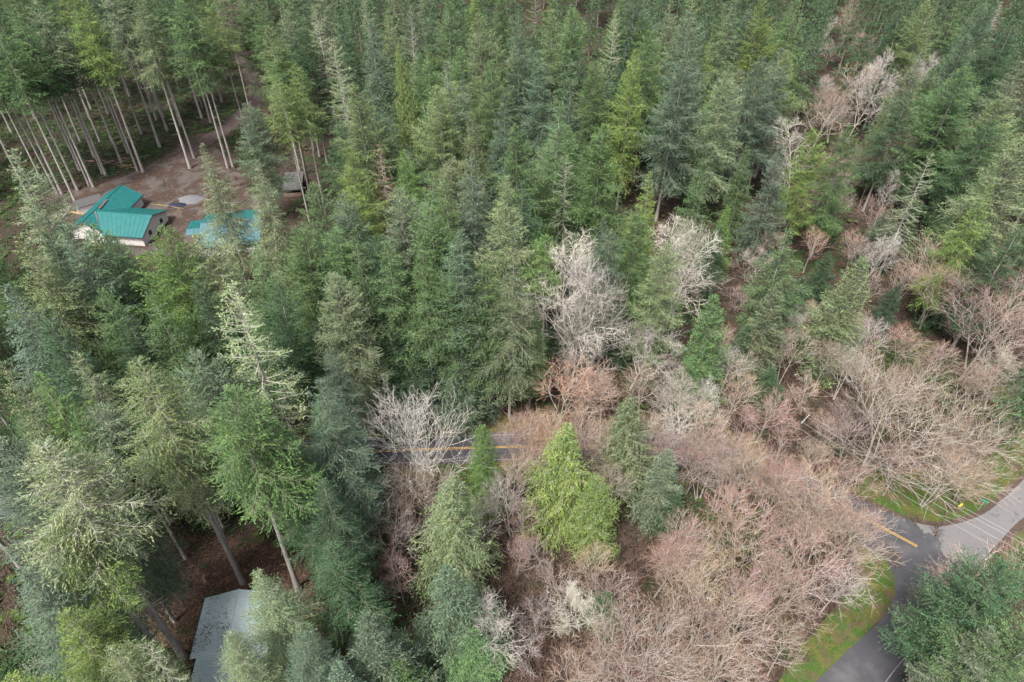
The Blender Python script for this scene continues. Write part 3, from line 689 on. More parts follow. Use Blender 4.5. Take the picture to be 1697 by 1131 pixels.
# gravel heap
mb = MB(); rg = np.random.default_rng(4); gx, gy = un(316, 331)
g = 13; X, Y = np.meshgrid(np.linspace(-1, 1, g), np.linspace(-1, 1, g)); Zt = np.clip(1-(X**2+Y**2), 0, 1)*.9*(1+rg.normal(0, .1, X.shape))
i = np.arange(g-1)[:, None]*g+np.arange(g-1)[None]; Xd, Yd = X*np.sqrt(1-Y*Y/2), Y*np.sqrt(1-X*X/2); Zt = np.clip(1-(Xd**2+Yd**2), 0, 1)*.8*(1+rg.normal(0, .12, X.shape))
mb.add(np.c_[(Xd*3.4*(1+.12*np.sin(5*Yd))).ravel(), (Yd*2.5).ravel(), Zt.ravel()+.004], quads=np.stack([i, i+1, i+g+1, i+g], -1).reshape(-1, 4))
tag(link('gravel_heap', mb.mesh('gravel_heap', [simple('grey_gravel', (.10, .10, .105), (.16, .16, .17), 6, .95, .1, .8)], True), None, (gx, gy, 0)), 'low heap of light grey gravel beside the tarp', 'gravel heap')
# slash pile logs
for k in range(16):
    px, py = 195+rnd.uniform(-45, 45), 272+rnd.uniform(-14, 12); x, y = un(px, py); L = rnd.uniform(1.5, 5)
    a = rnd.uniform(-.5, .6); mb = MB(); tube(mb, [(-L/2, 0, 0), (0, rnd.uniform(-.1, .1), .05), (L/2, 0, 0)], [.14, .13, .09], 7, cap=True)
    o = link('cut_log', mb.mesh('cut_log', [simple('log_bark', (.16, .085, .055), (.30, .19, .14), 3)] if k == 0 else [bpy.data.materials['log_bark']]), None, (x, y, .14+rnd.uniform(0, .3))); o.rotation_euler = (0, rnd.uniform(-.15, .15), a)
    tag(o, 'reddish cut log in the slash pile at the edge of the earth clearing', 'log', 'cut logs in the slash pile')
# stump in the yard
x, y = un(341, 962); mb = MB(); tube(mb, [(0, 0, -.1), (0, 0, .3), (.05, 0, 1.3)], [.42, .3, .27], 9, cap=True)
tag(link('tree_stump', mb.mesh('tree_stump', [M_WOOD]), None, (x, y, 0)), 'pale cut stump on the leaf litter behind the metal-roofed house', 'stump')

# ------------------------------------------------------------ utility pole and wires
M_POLE = simple('creosoted_wood', (.045, .035, .03), (.08, .065, .055), 3, .9)
M_GREYM = simple('weathered_grey', (.4, .39, .37), (.5, .49, .47), 3, .7)
PZ = 11.5; p1 = un(1335, 690, PZ)
def pole(loc, rz, label):
    r = thing('utility_pole', (*loc, 0), rz, label, 'utility pole')
    mb = MB(); tube(mb, [(0, 0, -.2), (0, 0, PZ/2), (0, 0, PZ)], [.17, .14, .11], 8, cap=True); link('pole', mb.mesh('pole', [M_POLE], True), r)
    mb = MB(); mb.box(-1.3, -.17, PZ-.75, 1.3, -.1, PZ-.62); link('crossarm', mb.mesh('crossarm', [M_GREYM]), r)
    for xx in (-1.15, -.45, 1.15):
        mb = MB(); tube(mb, [(xx, -.135, PZ-.62), (xx, -.135, PZ-.5), (xx, -.135, PZ-.4)], [.05, .07, .03], 6, cap=True); link('insulator', mb.mesh('insulator', [M_GREYM]), r)
    return r
p2 = un(1760, 935, PZ)
wang = math.atan2(p2[1]-p1[1], p2[0]-p1[0])
pole(p1, wang+math.pi/2, 'dark utility pole with one crossarm rising among the bare trees above the junction')
pole(p2, wang+math.pi/2, 'dark utility pole carrying the wires over the junction toward the lower right')
M_WIRE = simple('aluminium_wire', (.3, .3, .3), (.4, .4, .4), 3, .5, .4)
wl = ['upper wire crossing the road junction from the pole', 'middle wire crossing the road junction, close beside the upper one', 'outer wire crossing the road junction, farthest toward the viewer', 'low service wire crossing the road junction below the crossarm wires']
nx, ny = -math.sin(wang), math.cos(wang)
for k, (off, dz, sag) in enumerate([(1.15, -.4, .8), (.45, -.4, .95), (-1.15, -.4, .9), (0, -3.2, 1.1)]):
    s = np.linspace(0, 1, 30); mb = MB()
    Pw = np.c_[p1[0]+(p2[0]-p1[0])*s+nx*off, p1[1]+(p2[1]-p1[1])*s+ny*off, PZ+dz-sag*4*s*(1-s)]; tube(mb, Pw, np.full(30, .016), 4)
    tag(link('power_wire', mb.mesh('power_wire', [M_WIRE])), wl[k], 'wire')
pa = un(1560, 668, 9); pb = un(1900, 622, 9)
for k in range(2):
    s = np.linspace(0, 1, 24); mb = MB(); Pw = np.c_[pa[0]+(pb[0]-pa[0])*s, pa[1]+(pb[1]-pa[1])*s+k*1.6, 9-k*.2-3*s*(1-s)]; tube(mb, Pw, np.full(24, .015), 4)
    tag(link('power_wire', mb.mesh('power_wire', [M_WIRE])), ['farther', 'nearer'][k == 0]+' of two wires over the grass at the right edge of the photo', 'wire')

# street sign and yellow marker on the verge
x, y = un(1621, 845); M_SGN = simple('teal_sign', (.03, .28, .27), (.04, .33, .31), 3, .5); M_MET = simple('galvanised_post', (.3, .31, .31), (.4, .4, .4), 6, .5)
r = thing('street_sign', (x, y, 0), R(-35), 'teal street name sign on a thin post in the grass by the junction', 'street sign')
mb = MB(); tube(mb, [(0, 0, 0), (0, 0, 2.6)], [.04, .04], 6, cap=True); link('post', mb.mesh('post', [M_MET]), r)
mb = MB(); mb.box(-.62, -.025, 2.35, .62, .025, 2.62); link('sign_panel', mb.mesh('sign_panel', [M_SGN]), r)
x, y = un(1588, 843); M_Y = simple('yellow_plastic', (.75, .55, .04), (.8, .62, .07), 3, .5)
r = thing('yellow_markers', (x, y, 0), 0, 'pair of bright yellow markers on a short post in the verge grass', 'marker')
mb = MB(); tube(mb, [(0, 0, 0), (0, 0, .9)], [.04, .04], 6, cap=True); link('post', mb.mesh('post', [M_MET]), r)
for dx, dy, dz in ((-.18, -.1, .75), (.18, .1, .95)):
    mb = MB(); a = np.linspace(0, 2*math.pi, 9)[:-1]
    tube(mb, [(dx, dy-.06, dz), (dx, dy+.06, dz)], [.24, .24], 10, cap=True); mb.box(dx-.2, dy-.075, dz-.2, dx+.2, dy-.062, dz+.2); link('marker_disc', mb.mesh('marker_disc', [M_Y]), r)

# ------------------------------------------------------------ the trees one by one: (x, y of the tip in the photograph, height, kind, colour, width)
CON = '''
642 21 40 f O 1|676 11 42 s S .7|612 35 40 f B 1|741 3 41 f G 1|798 27 41 f O 1.1|861 7 40 f B .9|858 53 38 f B .9|916 19 42 f O 1|950 14 39 f G 1|1020 14 42 s L .8
898 85 40 f B 1|665 76 38 c Y .8|736 104 41 f S 1.1|730 145 38 f O 1|816 103 39 f G 1|1082 51 40 f G 1|1052 85 42 f Y .75|1130 99 42 f B 1.1|785 186 36 c O .75|838 159 38 f B .9
918 170 42 f G 1|943 138 38 f B 1|591 145 42 f O 1.1|628 237 34 p tan 1|578 251 36 f Y .85|672 251 38 f N .9|861 212 40 f G 1.1|776 262 40 f B 1.1|836 297 41 f L .95|1079 283 34 f Y .8
745 300 38 f G 1|569 320 40 f B 1.1|653 311 40 f S 1.1|981 99 38 f G .9|1001 361 26 y B .8|555 64 40 s L 1|769 120 36 f B .9|1144 21 41 f B 1|1112 2 40 f S 1|713 348 38 f G 1
996 212 39 f G 1.1|865 304 36 f D 1|527 25 42 s L 1|444 46 42 h O 1|488 106 40 h Y .9|460 131 38 h Y .9|405 170 32 f B 1|336 240 36 f L .95|426 262 36 f L .85|530 300 38 f G 1
18 250 42 f L 1.2|435 10 42 h G 1|470 3 41 h G 1|500 52 38 f D 1|1148 50 40 f B 1|1203 120 40 f S .95|1256 92 40 f B .95|1298 81 40 f B 1|1243 244 26 y G .95|1165 265 28 y G 1
1296 244 30 y B 1.1|1353 219 32 f Y .9|1418 212 34 f G .85|1470 170 26 c O .8|1533 64 38 f O 1|1609 60 36 f B .9|1542 4 40 f O 1|1588 0 40 f G 1|1602 110 40 f G 1.25|1694 99 40 f S 1.3
1544 255 32 s S 1|1639 308 34 f Y .95|1700 230 40 f L 1.3|1470 350 16 y B 1|1204 343 20 y N .8|1215 0 40 f S 1|1270 2 40 f Y .9|1320 0 41 f G 1.1|1454 10 34 f D 1|1482 67 20 y O .8
110 375 40 f B 1.2|148 371 38 f G 1|265 380 38 f N 1.1|336 385 36 f L 1.1|421 405 34 f G 1.1|492 385 38 f G 1|552 455 36 f S 1|386 472 44 s L 1.25|8 465 42 f B 1.3|125 588 38 f O 1.2
55 625 40 f N 1.1|10 602 42 f O 1|330 590 36 f B 1.2|534 627 38 f B 1.15|15 740 38 f B 1.2|20 390 42 f O 1.2
702 383 40 f G 1.1|590 380 40 f G 1|568 454 38 f S 1|645 400 38 f G 1|762 387 40 f B 1.1|843 400 40 f S 1|769 511 26 f B 1|748 475 31 f G 1|702 493 30 h G 1|638 600 17 y D 1.5
688 592 18 y D 1.5|762 578 19 y B 1.5|882 497 26 f G 1|907 391 32 h N 1|1006 387 34 f B 1|1063 350 34 f G 1|1102 401 34 f O 1|1042 507 16 y D 1.1|1109 543 14 y D 1.2|800 440 34 f G 1
1309 384 31 f G 1.1|1240 540 14 y D 1.1|1490 470 13 y D 1.1|1291 472 24 y S 1.1|1185 488 27 y G 1.15|1429 430 28 y O 1.3|1327 460 16 y D 1.2|1284 610 10 y D 1.2|802 706 22 c N .85|939 703 24 c Y 1.25|1050 663 23 c O 1.2|743 802 26 c O 1.25
748 936 24 y B 1.3|996 794 18 c Y 1.1|1005 985 9 y D 1.2|1120 820 10 y D 1|1109 745 18 y S 1.1|607 1021 26 y B 1.25|534 800 30 f D 1.1|417 940 30 f S 1|382 1063 28 f S .9|484 1056 26 f B 1|35 960 34 f B 1.2|90 1030 32 f Y 1.1
177 1075 30 f O 1|20 1110 34 f Y 1.1|230 1060 30 s L .7|780 1045 14 y G 1.3|660 1095 16 y G 1.2|1690 930 33 f D 1.1|1672 975 27 f G 1.1|1650 1055 26 f S .9|1720 1030 30 f G 1|560 1105 22 y B 1.2
120 780 36 f B 1|560 900 26 f D 1.2|470 720 34 f D 1|600 560 22 f D 1|520 540 26 h D 1|650 545 23 f D 1
60 520 38 f D 1.1|170 480 34 f G 1|250 480 36 f G 1.1|330 470 34 f D 1.1|90 470 30 f D 1|215 530 30 f D 1|300 540 30 f G 1|450 470 36 f D 1|1375 420 14 y D 1.2|1520 330 18 y D 1.2
1640 390 24 y D 1.4|1690 380 30 f D 1.2|1570 180 30 f D 1.2|1640 200 34 f D 1.2|1390 290 18 y D 1|1690 20 40 f D 1.2|1640 10 40 f D 1|1195 380 18 y D 1.1|1500 20 36 f D 1|940 470 20 y D 1.3'''
BASES = '''
350 110 44 h G 1|368 170 43 h G .9|455 205 38 f G .9|440 120 40 f S .9|
155 310 47 h G 1|175 290 47 h S 1|120 347 46 h G 1|129 315 46 h G 1|237 285 47 h Y 1.05|103 322 44 h D 1|265 244 46 h S 1|315 279 47 h O 1.1|322 262 45 h G 1
378 279 46 h G 1|387 279 43 h G 1|166 235 45 h D 1|187 235 46 h G 1|278 218 46 h G 1|235 223 44 h D 1|209 240 46 h Y .9|134 235 46 h G 1|515 322 42 h G 1|507 326 40 h N .9
157 262 42 h D 1|375 134 40 h G .9|95 320 42 h G 1|228 283 44 h G .9|170 288 42 h D .9|148 308 42 h D .9|70 300 45 h G 1|50 330 45 h G 1|30 290 45 h O 1|272 196 44 h D .9
304 1088 46 h L 1.45|290 1106 37 h Y 1|403 966 46 h O 1.15|394 943 36 h L 1.1|308 926 36 h S .8|278 934 35 h G .75|495 979 44 h G 1.35|532 957 36 h G 1|40 850 42 h B 1|36 942 40 h B 1
558 650 38 h G .9|608 650 38 h G .9|596 640 36 h D .9|672 628 34 h D .8|622 612 34 h G .8|742 605 34 h G .8|555 178 38 h S 1|520 250 40 h S .9|350 205 44 h D .9|300 210 44 h G .9
215 160 44 h D 1|120 170 45 h D 1|60 200 45 h D 1|180 190 44 h G .9|250 160 44 h D .9|20 220 45 h G 1|90 230 45 h D .9|325 170 44 h G .9|510 180 40 h G .9|530 260 36 h D .9
700 590 34 h D .8|655 630 34 h D .8|150 200 45 h G .9|260 200 45 h D .9|1430 350 36 f D 1'''
BARE = '''
862 705 15 a pink 1|898 702 15 a tan 1|930 715 15 a orange 1|962 726 14 a pink 1|1012 704 15 a tan 1|1640 752 13 w tan .9|1575 765 12 a tan 1.1|1500 760 10 a pink 1.1
1398 160 15 a pink 1|1425 240 14 a brown 1|1440 60 16 a pink 1|1470 335 13 a pink 1|1412 22 16 a orange 1|1380 262 14 a pink .9|1345 300 12 a pink .9|1505 238 14 a pink 1|1405 320 10 a brown 1.1|1460 215 10 a pink 1|1375 130 14 a grey .8
1392 92 32 b tan 1.6|1345 200 26 b white 1.5|1450 95 27 m white .9|1524 99 27 m white 1|1528 198 22 a pink .8|1453 265 14 a pink .9|1659 4 30 p grey 1|1372 21 22 b grey .8|1418 7 16 a pink .9|1432 57 10 k pink 1.3
1627 95 14 a pink .9|1485 283 16 b white .8|1280 378 10 a pink .9|1355 382 12 a orange .9|1429 385 12 a pink 1|1153 347 30 b white 1.4|972 420 31 m white 1.15|965 440 29 a white .75|990 470 24 a grey .8|1140 365 28 a white .5|875 475 12 a pink .9|843 532 13 a pink .9|1063 532 18 m white 1.1
1130 378 29 b white 1.3|928 612 15 a orange 1.25|967 620 14 a orange 1|1003 640 12 a tan 1.1|1073 620 14 a tan 1.1|1116 600 10 a brown 1|1144 645 13 m grey .9|690 695 20 w white .95|705 800 13 w tan .75|855 698 15 a pink .9|741 606 11 m grey .7
600 650 12 a pink .9|1457 394 15 a white .9|1510 426 15 a pink 1|1659 444 12 a brown 1|1680 486 20 w pink 1.1|1606 521 10 a pink 1|1690 590 14 m grey 1|1358 514 10 a tan 1|1312 518 11 m white .9
1263 560 11 a pink 1|1203 550 9 a pink .9|1316 564 13 a tan 1|1379 571 12 a pink 1|1464 546 12 a grey 1|1510 543 11 a pink 1|1553 578 11 a pink 1|1411 596 11 a grey 1|1213 585 12 a grey 1|1340 635 7 k tan 1.1
1132 645 11 m white .8|1171 656 11 m white .8|1217 635 13 a tan 1|1277 663 13 a pink 1.1|1238 688 12 a pink 1|1482 631 14 w tan .75|1553 620 13 a tan 1.1|1623 674 16 w tan 1.2|1430 690 12 w brown .8
1365 730 7 k tan 1.2|656 933 12 a pink .8|858 905 8 a pink .8|904 890 10 m pink .7|1013 774 13 a tan .9|1000 925 10 a tan 1|971 982 12 m white .8|1027 960 12 a pink 1|1105 900 15 a pink 1|1073 1030 19 w tan .9
826 1010 14 m white .9|957 1091 10 a tan 1|850 760 16 a tan .8|880 715 14 a tan .8|905 740 14 a pink .9|905 690 15 a orange 1|985 690 14 a tan .9|1015 720 14 a tan .9|1085 700 13 a tan .9|846 800 14 a grey .8|1137 865 13 a pink 1|1277 752 14 a tan 1|1298 780 13 a tan 1|1362 745 10 a tan 1|1217 820 14 a pink 1.1|1252 880 14 a orange 1.1
1418 788 10 a pink 1|1400 862 14 w tan .95|1121 905 13 a pink 1|1146 940 13 a tan 1|1348 925 15 w pink .9|1181 993 15 w tan .9|1248 985 14 a pink 1.1|1224 1032 14 w pink .9|1454 851 9 a pink .8|1188 1106 13 w tan .9
1185 738 15 a tan 1|1215 752 16 a pink 1|1255 768 16 a tan 1|1300 778 17 a pink 1|1340 795 17 a tan 1|1385 806 16 a pink 1|1420 828 15 a pink .9|1160 730 14 a pink .9|1060 715 15 a tan .9|1120 725 14 a pink .9|1150 718 13 a tan .9|1235 730 15 a tan 1|1320 760 15 a pink 1|660 800 12 a tan 1.1|640 860 12 a brown 1|85 490 14 m brown .9|985 560 14 m grey 1|950 530 14 a grey 1.1
1305 975 13 w tan .75|1100 1040 13 w pink .9|1010 1050 12 a pink 1|1060 1115 12 w pink .9|1130 1125 12 a tan 1|1250 1115 10 a pink 1|900 1000 7 k brown 1.1|880 1060 6 k brown 1.1|930 960 6 k brown 1.1
1320 830 13 a pink 1.1|1180 760 11 a grey 1|1230 760 12 a tan 1|1310 700 11 a pink 1|1180 700 11 a tan 1|1395 540 9 k pink 1.2|1450 460 9 a pink 1|1250 420 8 k brown 1.3|1180 460 6 k brown 1.3|1230 480 6 k pink 1.2
1620 600 11 a pink 1|1650 640 10 a tan 1|1420 520 8 a pink 1|1110 690 12 a white .9|1330 780 11 a pink 1|1370 690 9 a pink .9|1400 180 7 k brown 1.2|1400 230 6 k brown 1.2|1450 120 8 k pink 1.1|800 850 12 a grey .9
870 840 11 a pink .9|960 780 10 a tan .8|1290 930 12 a tan 1|1180 890 13 a tan 1|1420 920 8 a tan .8|1560 740 9 a tan 1.1|1480 740 9 a pink 1|1610 740 9 a tan 1|1500 310 9 k pink 1|1470 400 8 a pink .9'''
def rows(txt):
    for ln in txt.replace('\n', '|').split('|'):
        f = ln.split()
        if f: yield float(f[0]), float(f[1]), float(f[2]), f[3], f[4], float(f[5])
def blocked(x, y, r=1.5):
    if pdist(MAIN, x, y) < 3.6+r or pdist(SIDE, x, y) < 3.6+r: return True
    if pdist(DRIVE, x, y) < 2.6: return True
    for o, (x0, x1, y0, y1) in ((hs_, (-21, 0.5, -1, 20)), (shd, (-4, 4, -3, 3)), (b2, (-4, w2+1, -.5, 16.5)), (lean, (-3, 3, -2, 7)), (h3, (-.5, 11, -8.5, L3+.5))):
        lx, ly = x-o.location.x, y-o.location.y; a = -o.rotation_euler.z
        X, Y = lx*math.cos(a)-ly*math.sin(a), lx*math.sin(a)+ly*math.cos(a)
        if x0-.6 < X < x1+.6 and y0-.6 < Y < y1+.6: return True
    return False
moved = []
def place(px, py, h, kind, col, ws, by_base):
    h0 = h
    for k in range(40):
        x, y = un(px, py, 0 if by_base else h)
        if not blocked(x, y, .3): break
        if by_base: x += 1.0*(k+1) % 5; y += .5*(k+1); 
        else: h = h0+((k//2+1)*.6)*(1 if k % 2 else -1)
        if by_base and not blocked(x, y, .3): break
    else: moved.append((px, py, kind))
    return tree(x, y, h, kind, col, ws)
for a in rows(CON): place(*a, False)
for a in rows(BASES): place(*a, True)
for a in rows(BARE): place(*a, False)

# fill of the same stands between the trees listed above
def fill(region, n, hr, kinds, cols, dmin, wsr=(.85, 1.1), inside=None):
    P = region; xs = [p[0] for p in P]; ys = [p[1] for p in P]; cnt = 0
    for _ in range(n*12):
        if cnt >= n: break
        px, py = rnd.uniform(min(xs), max(xs)), rnd.uniform(min(ys), max(ys))
        if not inpoly(P, (px, py)): continue
        h = rnd.uniform(*hr); x, y = un(px, py, h)
        if blocked(x, y, 1.5) or inpoly(clearP, (x, y)) or inpoly(yardP, (x, y)): continue
        if any((t['x']-x)**2+(t['y']-y)**2 < dmin**2 for t in TREES): continue
        tree(x, y, h, rnd.choice(kinds), rnd.choice(cols), rnd.uniform(*wsr)); cnt += 1
    return cnt
CC = ['G', 'G', 'B', 'S', 'D', 'G', 'Y', 'O']
fill([(540, -40), (1340, -40), (1320, 180), (1180, 250), (900, 260), (820, 380), (540, 440)], 52, (27, 38), 'ffffs', CC, 5.6)
fill([(-60, 360), (480, 420), (560, 480), (640, 560), (470, 720), (-60, 720)], 14, (28, 34), 'f', CC, 6)
fill([(1500, -40), (1700, -40), (1700, 380), (1600, 380), (1560, 200)], 8, (28, 36), 'f', CC, 6.5)
fill([(0, -60), (420, -60), (330, 90), (0, 100)], 8, (38, 46), 'h', ['G', 'D', 'G', 'Y', 'S'], 5)
fill([(880, 900), (1200, 720), (1420, 800), (1440, 920), (1250, 1140), (900, 1140)], 3, (9, 13), 'a', ['pink', 'tan', 'pink', 'grey'], 3.6, (.8, 1.1))
fill([(1180, 540), (1560, 500), (1690, 640), (1560, 740), (1200, 700)], 4, (8, 12), 'aak', ['pink', 'tan', 'pink', 'grey'], 4, (.8, 1.1))
fill([(1360, 60), (1480, 60), (1520, 300), (1440, 400), (1230, 420), (1190, 440), (1340, 320)], 16, (4, 9), 'k', ['pink', 'brown', 'brown'], 4, (.9, 1.2))
T_base(1580, 1085, 12, 'l', 'silver', 1.4, lean=(0, -.3)); T_base(1600, 1120, 9, 'l', 'silver', 1.0); T_base(1552, 1060, 6, 'l', 'silver', .9, lean=(0, -.25))
T_base(1592, 990, 8, 'k', 'pink', 1.45, lean=(0, -.3)); T_base(1585, 1030, 8, 'k', 'pink', 1.1, lean=(0, -.4)); T_base(1620, 1010, 7, 'k', 'pink', 1.1, lean=(0, -.2))
T_base(1433, 780, 17, 'w', 'tan', 1.5, lean=(0, .22)); T_base(1527, 545, 18, 'w', 'tan', 1.15, lean=(0, .12)); T_base(1590, 630, 20, 'a', 'pink', 1.2, lean=(0, .2))
T_base(1795, 905, 10, 'a', 'tan', 1.0, lean=(0, -.2)); T_base(1545, 1150, 5, 'k', 'pink', 1, lean=(0, -.2)); T_base(1690, 960, 9, 'k', 'pink', 1)
# the wood beyond the top edge of the photograph and past its sides: one mass of the same firs
def far_forest():
    tk, lm, fo = conifer(201, 38, .22, 5.6, 110, power=.6, inner=.1, tsp=.55, tuft=(.8, .3), m_tuft=.65, pale=0)
    mb = MB()
    for k, m_ in enumerate((tk, fo)):
        off = mb.n; v = np.concatenate(m_.v); mb.v.append(v); mb.n += len(v)
        if m_.t: t = np.concatenate(m_.t)+off; mb.t.append(t); mb.tm.append(np.full(len(t), k))
        if m_.q: q = np.concatenate(m_.q)+off; mb.q.append(q); mb.qm.append(np.full(len(q), k))
    proto = bpy.data.objects.new('far_fir_pattern', mb.mesh('far_fir', [simple('far_bark', (.16, .14, .13), (.25, .23, .21), 1), M_NEEDLE]))
    pts = []; rg = np.random.default_rng(77); clearA = np.array(clearP)
    for _ in range(16000):
        if len(pts) >= 900: break
        x, y = rg.uniform(-300, 300), rg.uniform(60, 430)
        ax_, ay_ = pr(x, y, 38); 
        bx_, by_ = pr(x, y, 0)
        inner = y > 165 and -60 < ax_ < 1760 and not (1325 < bx_ < 1505 and y < 330) and not (1345 < ax_ < 1500 and ay_ > 20) and not (bx_ < 560 and by_ > 185)
        if not (ay_ < -45 or ax_ < -110 or ax_ > 1810 or inner): continue
        if ay_ > 500 and ax_ > 1700: continue
        if pdist(DRIVE, x, y) < 7 or pdist(clearA, x, y) < 9 or inpoly(clearP, (x, y)): continue
        if blocked(x, y, 1): continue
        if pts and np.min(np.hypot(np.array(pts)[:, 0]-x, np.array(pts)[:, 1]-y)) < 7.8: continue
        if any((t['x']-x)**2+(t['y']-y)**2 < 30 for t in TREES): continue
        pts.append((x, y, 0))
    me = bpy.data.meshes.new('far_forest'); me.from_pydata(pts, [], []); open('/tmp/n.txt','w').write(repr((len(pts),len(TREES),{k: sum(t['kind'] in k for t in TREES) for k in ('fhs','y','c','awmbk')},moved)))
    o = link('far_forest', me); o.color = (.062, .105, .055, 1)
    ng = bpy.data.node_groups.new('far_forest', 'GeometryNodeTree'); ng.is_modifier = True
    ng.interface.new_socket('Geometry', in_out='INPUT', socket_type='NodeSocketGeometry'); ng.interface.new_socket('Geometry', in_out='OUTPUT', socket_type='NodeSocketGeometry')
    N = ng.nodes; i = N.new('NodeGroupInput'); ou = N.new('NodeGroupOutput'); ip = N.new('GeometryNodeInstanceOnPoints'); ob = N.new('GeometryNodeObjectInfo')
    ob.inputs['Object'].default_value = proto; ob.inputs['As Instance'].default_value = True
    rs = N.new('FunctionNodeRandomValue'); rs.data_type = 'FLOAT'; rs.inputs[2].default_value = .68; rs.inputs[3].default_value = .98
    rr = N.new('FunctionNodeRandomValue'); rr.data_type = 'FLOAT_VECTOR'; rr.inputs[0].default_value = (0, 0, 0); rr.inputs[1].default_value = (0, 0, 6.28)
    L = ng.links; L.new(i.outputs[0], ip.inputs['Points']); L.new(ob.outputs['Geometry'], ip.inputs['Instance'])
    L.new(rs.outputs[1], ip.inputs['Scale']); L.new(rr.outputs[0], ip.inputs['Rotation']); L.new(ip.outputs[0], ou.inputs[0])
    md = o.modifiers.new('trees', 'NODES'); md.node_group = ng; tag(o, kind='stuff'); print('far', len(pts))
far_forest()
print('moved', moved, 'trees', len(TREES), {k: sum(t['kind'] in k for t in TREES) for k in ('fhsyc', 'awmbk')})

# ------------------------------------------------------------ undergrowth: brambles, ferns, dark leafy shrubs and grass
def clumps(name, pts, gen, m, label=None):
    mb = MB(); rg = np.random.default_rng(len(pts)+5)
    for (x, y) in pts: gen(mb, rg, x, y)
    o = link(name, mb.mesh(name, [m])); tag(o, kind='stuff'); return o
def g_salal(mb, rg, x, y):
    N = 26; s = rg.uniform(.6, 1.5); a = rg.uniform(0, 6.28, N); r = np.sqrt(rg.uniform(0, 1, N))*s*1.1; z = rg.uniform(.1, 1, N)*s*1.0*(1-r/(s*1.6))
    leaves(mb, np.c_[x+np.cos(a)*r, y+np.sin(a)*r, z], np.c_[np.cos(a), np.sin(a), rg.uniform(-.3, .8, N)], rg.uniform(.3, .6, N), rg.uniform(.16, .3, N), rg, 0, .6)
def g_bramble(mb, rg, x, y):
    N = 16; s = rg.uniform(.7, 1.7); a = rg.uniform(0, 6.28, N); L = s*rg.uniform(.6, 1.4, N)
    B = np.c_[x+rg.normal(0, .3, N), y+rg.normal(0, .3, N), np.zeros(N)]
    M1 = B+np.c_[np.cos(a)*L*.4, np.sin(a)*L*.4, L*.75]; E_ = B+np.c_[np.cos(a)*L, np.sin(a)*L, L*.45]
    sd_ = np.c_[-np.sin(a), np.cos(a), np.zeros(N)]*.035
    V_ = np.stack([B-sd_, B+sd_, M1+sd_, M1-sd_, E_], 1).reshape(-1, 3); o = np.arange(N)[:, None]*5
    mb.add(V_, tris=o+np.array([3, 2, 4]), quads=o+np.array([0, 1, 2, 3]))
    K = 12; i = rg.integers(0, N, K); leaves(mb, M1[i]+(E_[i]-M1[i])*rg.uniform(0, 1, (K, 1)), rg.normal(0, 1, (K, 3)), .26, .14, rg)
def g_fern(mb, rg, x, y):
    N = 10; s = rg.uniform(.6, 1.1); a = np.arange(N)*.63+rg.uniform(0, 6); 
    c = np.c_[x+np.cos(a)*s*.45, y+np.sin(a)*s*.45, np.full(N, .45*s)]; d = np.c_[np.cos(a), np.sin(a), rg.normal(.1, .25, N)]
    leaves(mb, c, d, s*1.1, .22, rg, 0, .1)
M_SALAL = simple('dark_shrub_leaves', (.018, .042, .014), (.05, .09, .026), .6, .6, .3)
M_BRAM = simple('red_brown_canes', (.07, .045, .036), (.14, .095, .075), .5, .9, .1)
M_FERN = simple('fern_fronds', (.05, .085, .02), (.09, .12, .035), .8, .8, .2)
gp = {'s': [], 'b': [], 'f': []}
for _ in range(15000):
    px, py = rnd.uniform(-60, 1760), rnd.uniform(-30, 1200); x, y = un(px, py)
    if blocked(x, y, .6): continue
    if inpoly(clearP, (x, y)) and (pdist(np.array(clear_s), x, y) > rnd.uniform(0, 4.5) or blocked(x, y, 2)): continue
    if any(inpoly([un(*p) for p in vg], (x, y)) for vg in VERGES) and rnd.random() < .97: continue
    if inpoly(yardP, (x, y)) and rnd.random() < .93: continue
    n = math.sin(x*.11+1)+math.sin(y*.13+x*.05)+math.sin(y*.31-x*.2)*.6+rnd.gauss(0, .5)
    brn = px > 620 and (py > 420 or px > 1150)
    if brn: k = 'b' if n > -.7 else ('s' if rnd.random() < .8 else 'f')
    else: k = 's' if n > -.4 else ('f' if rnd.random() < .5 else 'b')
    gp[k].append((x, y))
for _ in range(3200):                                   # the dense green understorey below the tall grove
    px, py = rnd.uniform(-60, 400), rnd.uniform(90, 335); x, y = un(px, py)
    if blocked(x, y, .6) or inpoly(clearP, (x, y)) or pdist(np.array(clear_s), x, y) < rnd.uniform(1, 5): continue
    gp['s' if rnd.random() < .85 else 'f'].append((x, y))
print({k: len(v) for k, v in gp.items()})
clumps('evergreen_undergrowth', gp['s'], g_salal, M_SALAL); clumps('bramble_undergrowth', gp['b'], g_bramble, M_BRAM); clumps('fern_undergrowth', gp['f'], g_fern, M_FERN)
def g_tuft(mb, rg, x, y):
    N = 7; a = rg.uniform(0, 6.28, N); L = rg.uniform(.12, .3, N)
    B = np.c_[x+rg.normal(0, .18, N), y+rg.normal(0, .18, N), np.zeros(N)]; E_ = B+np.c_[np.cos(a)*L*.4, np.sin(a)*L*.4, L]
    s_ = np.c_[-np.sin(a), np.cos(a), np.zeros(N)]*.035
    mb.add(np.stack([B-s_, B+s_, E_], 1).reshape(-1, 3), tris=np.arange(N*3).reshape(-1, 3))
gt = []
vgp = [[un(*p) for p in vg] for vg in VERGES]
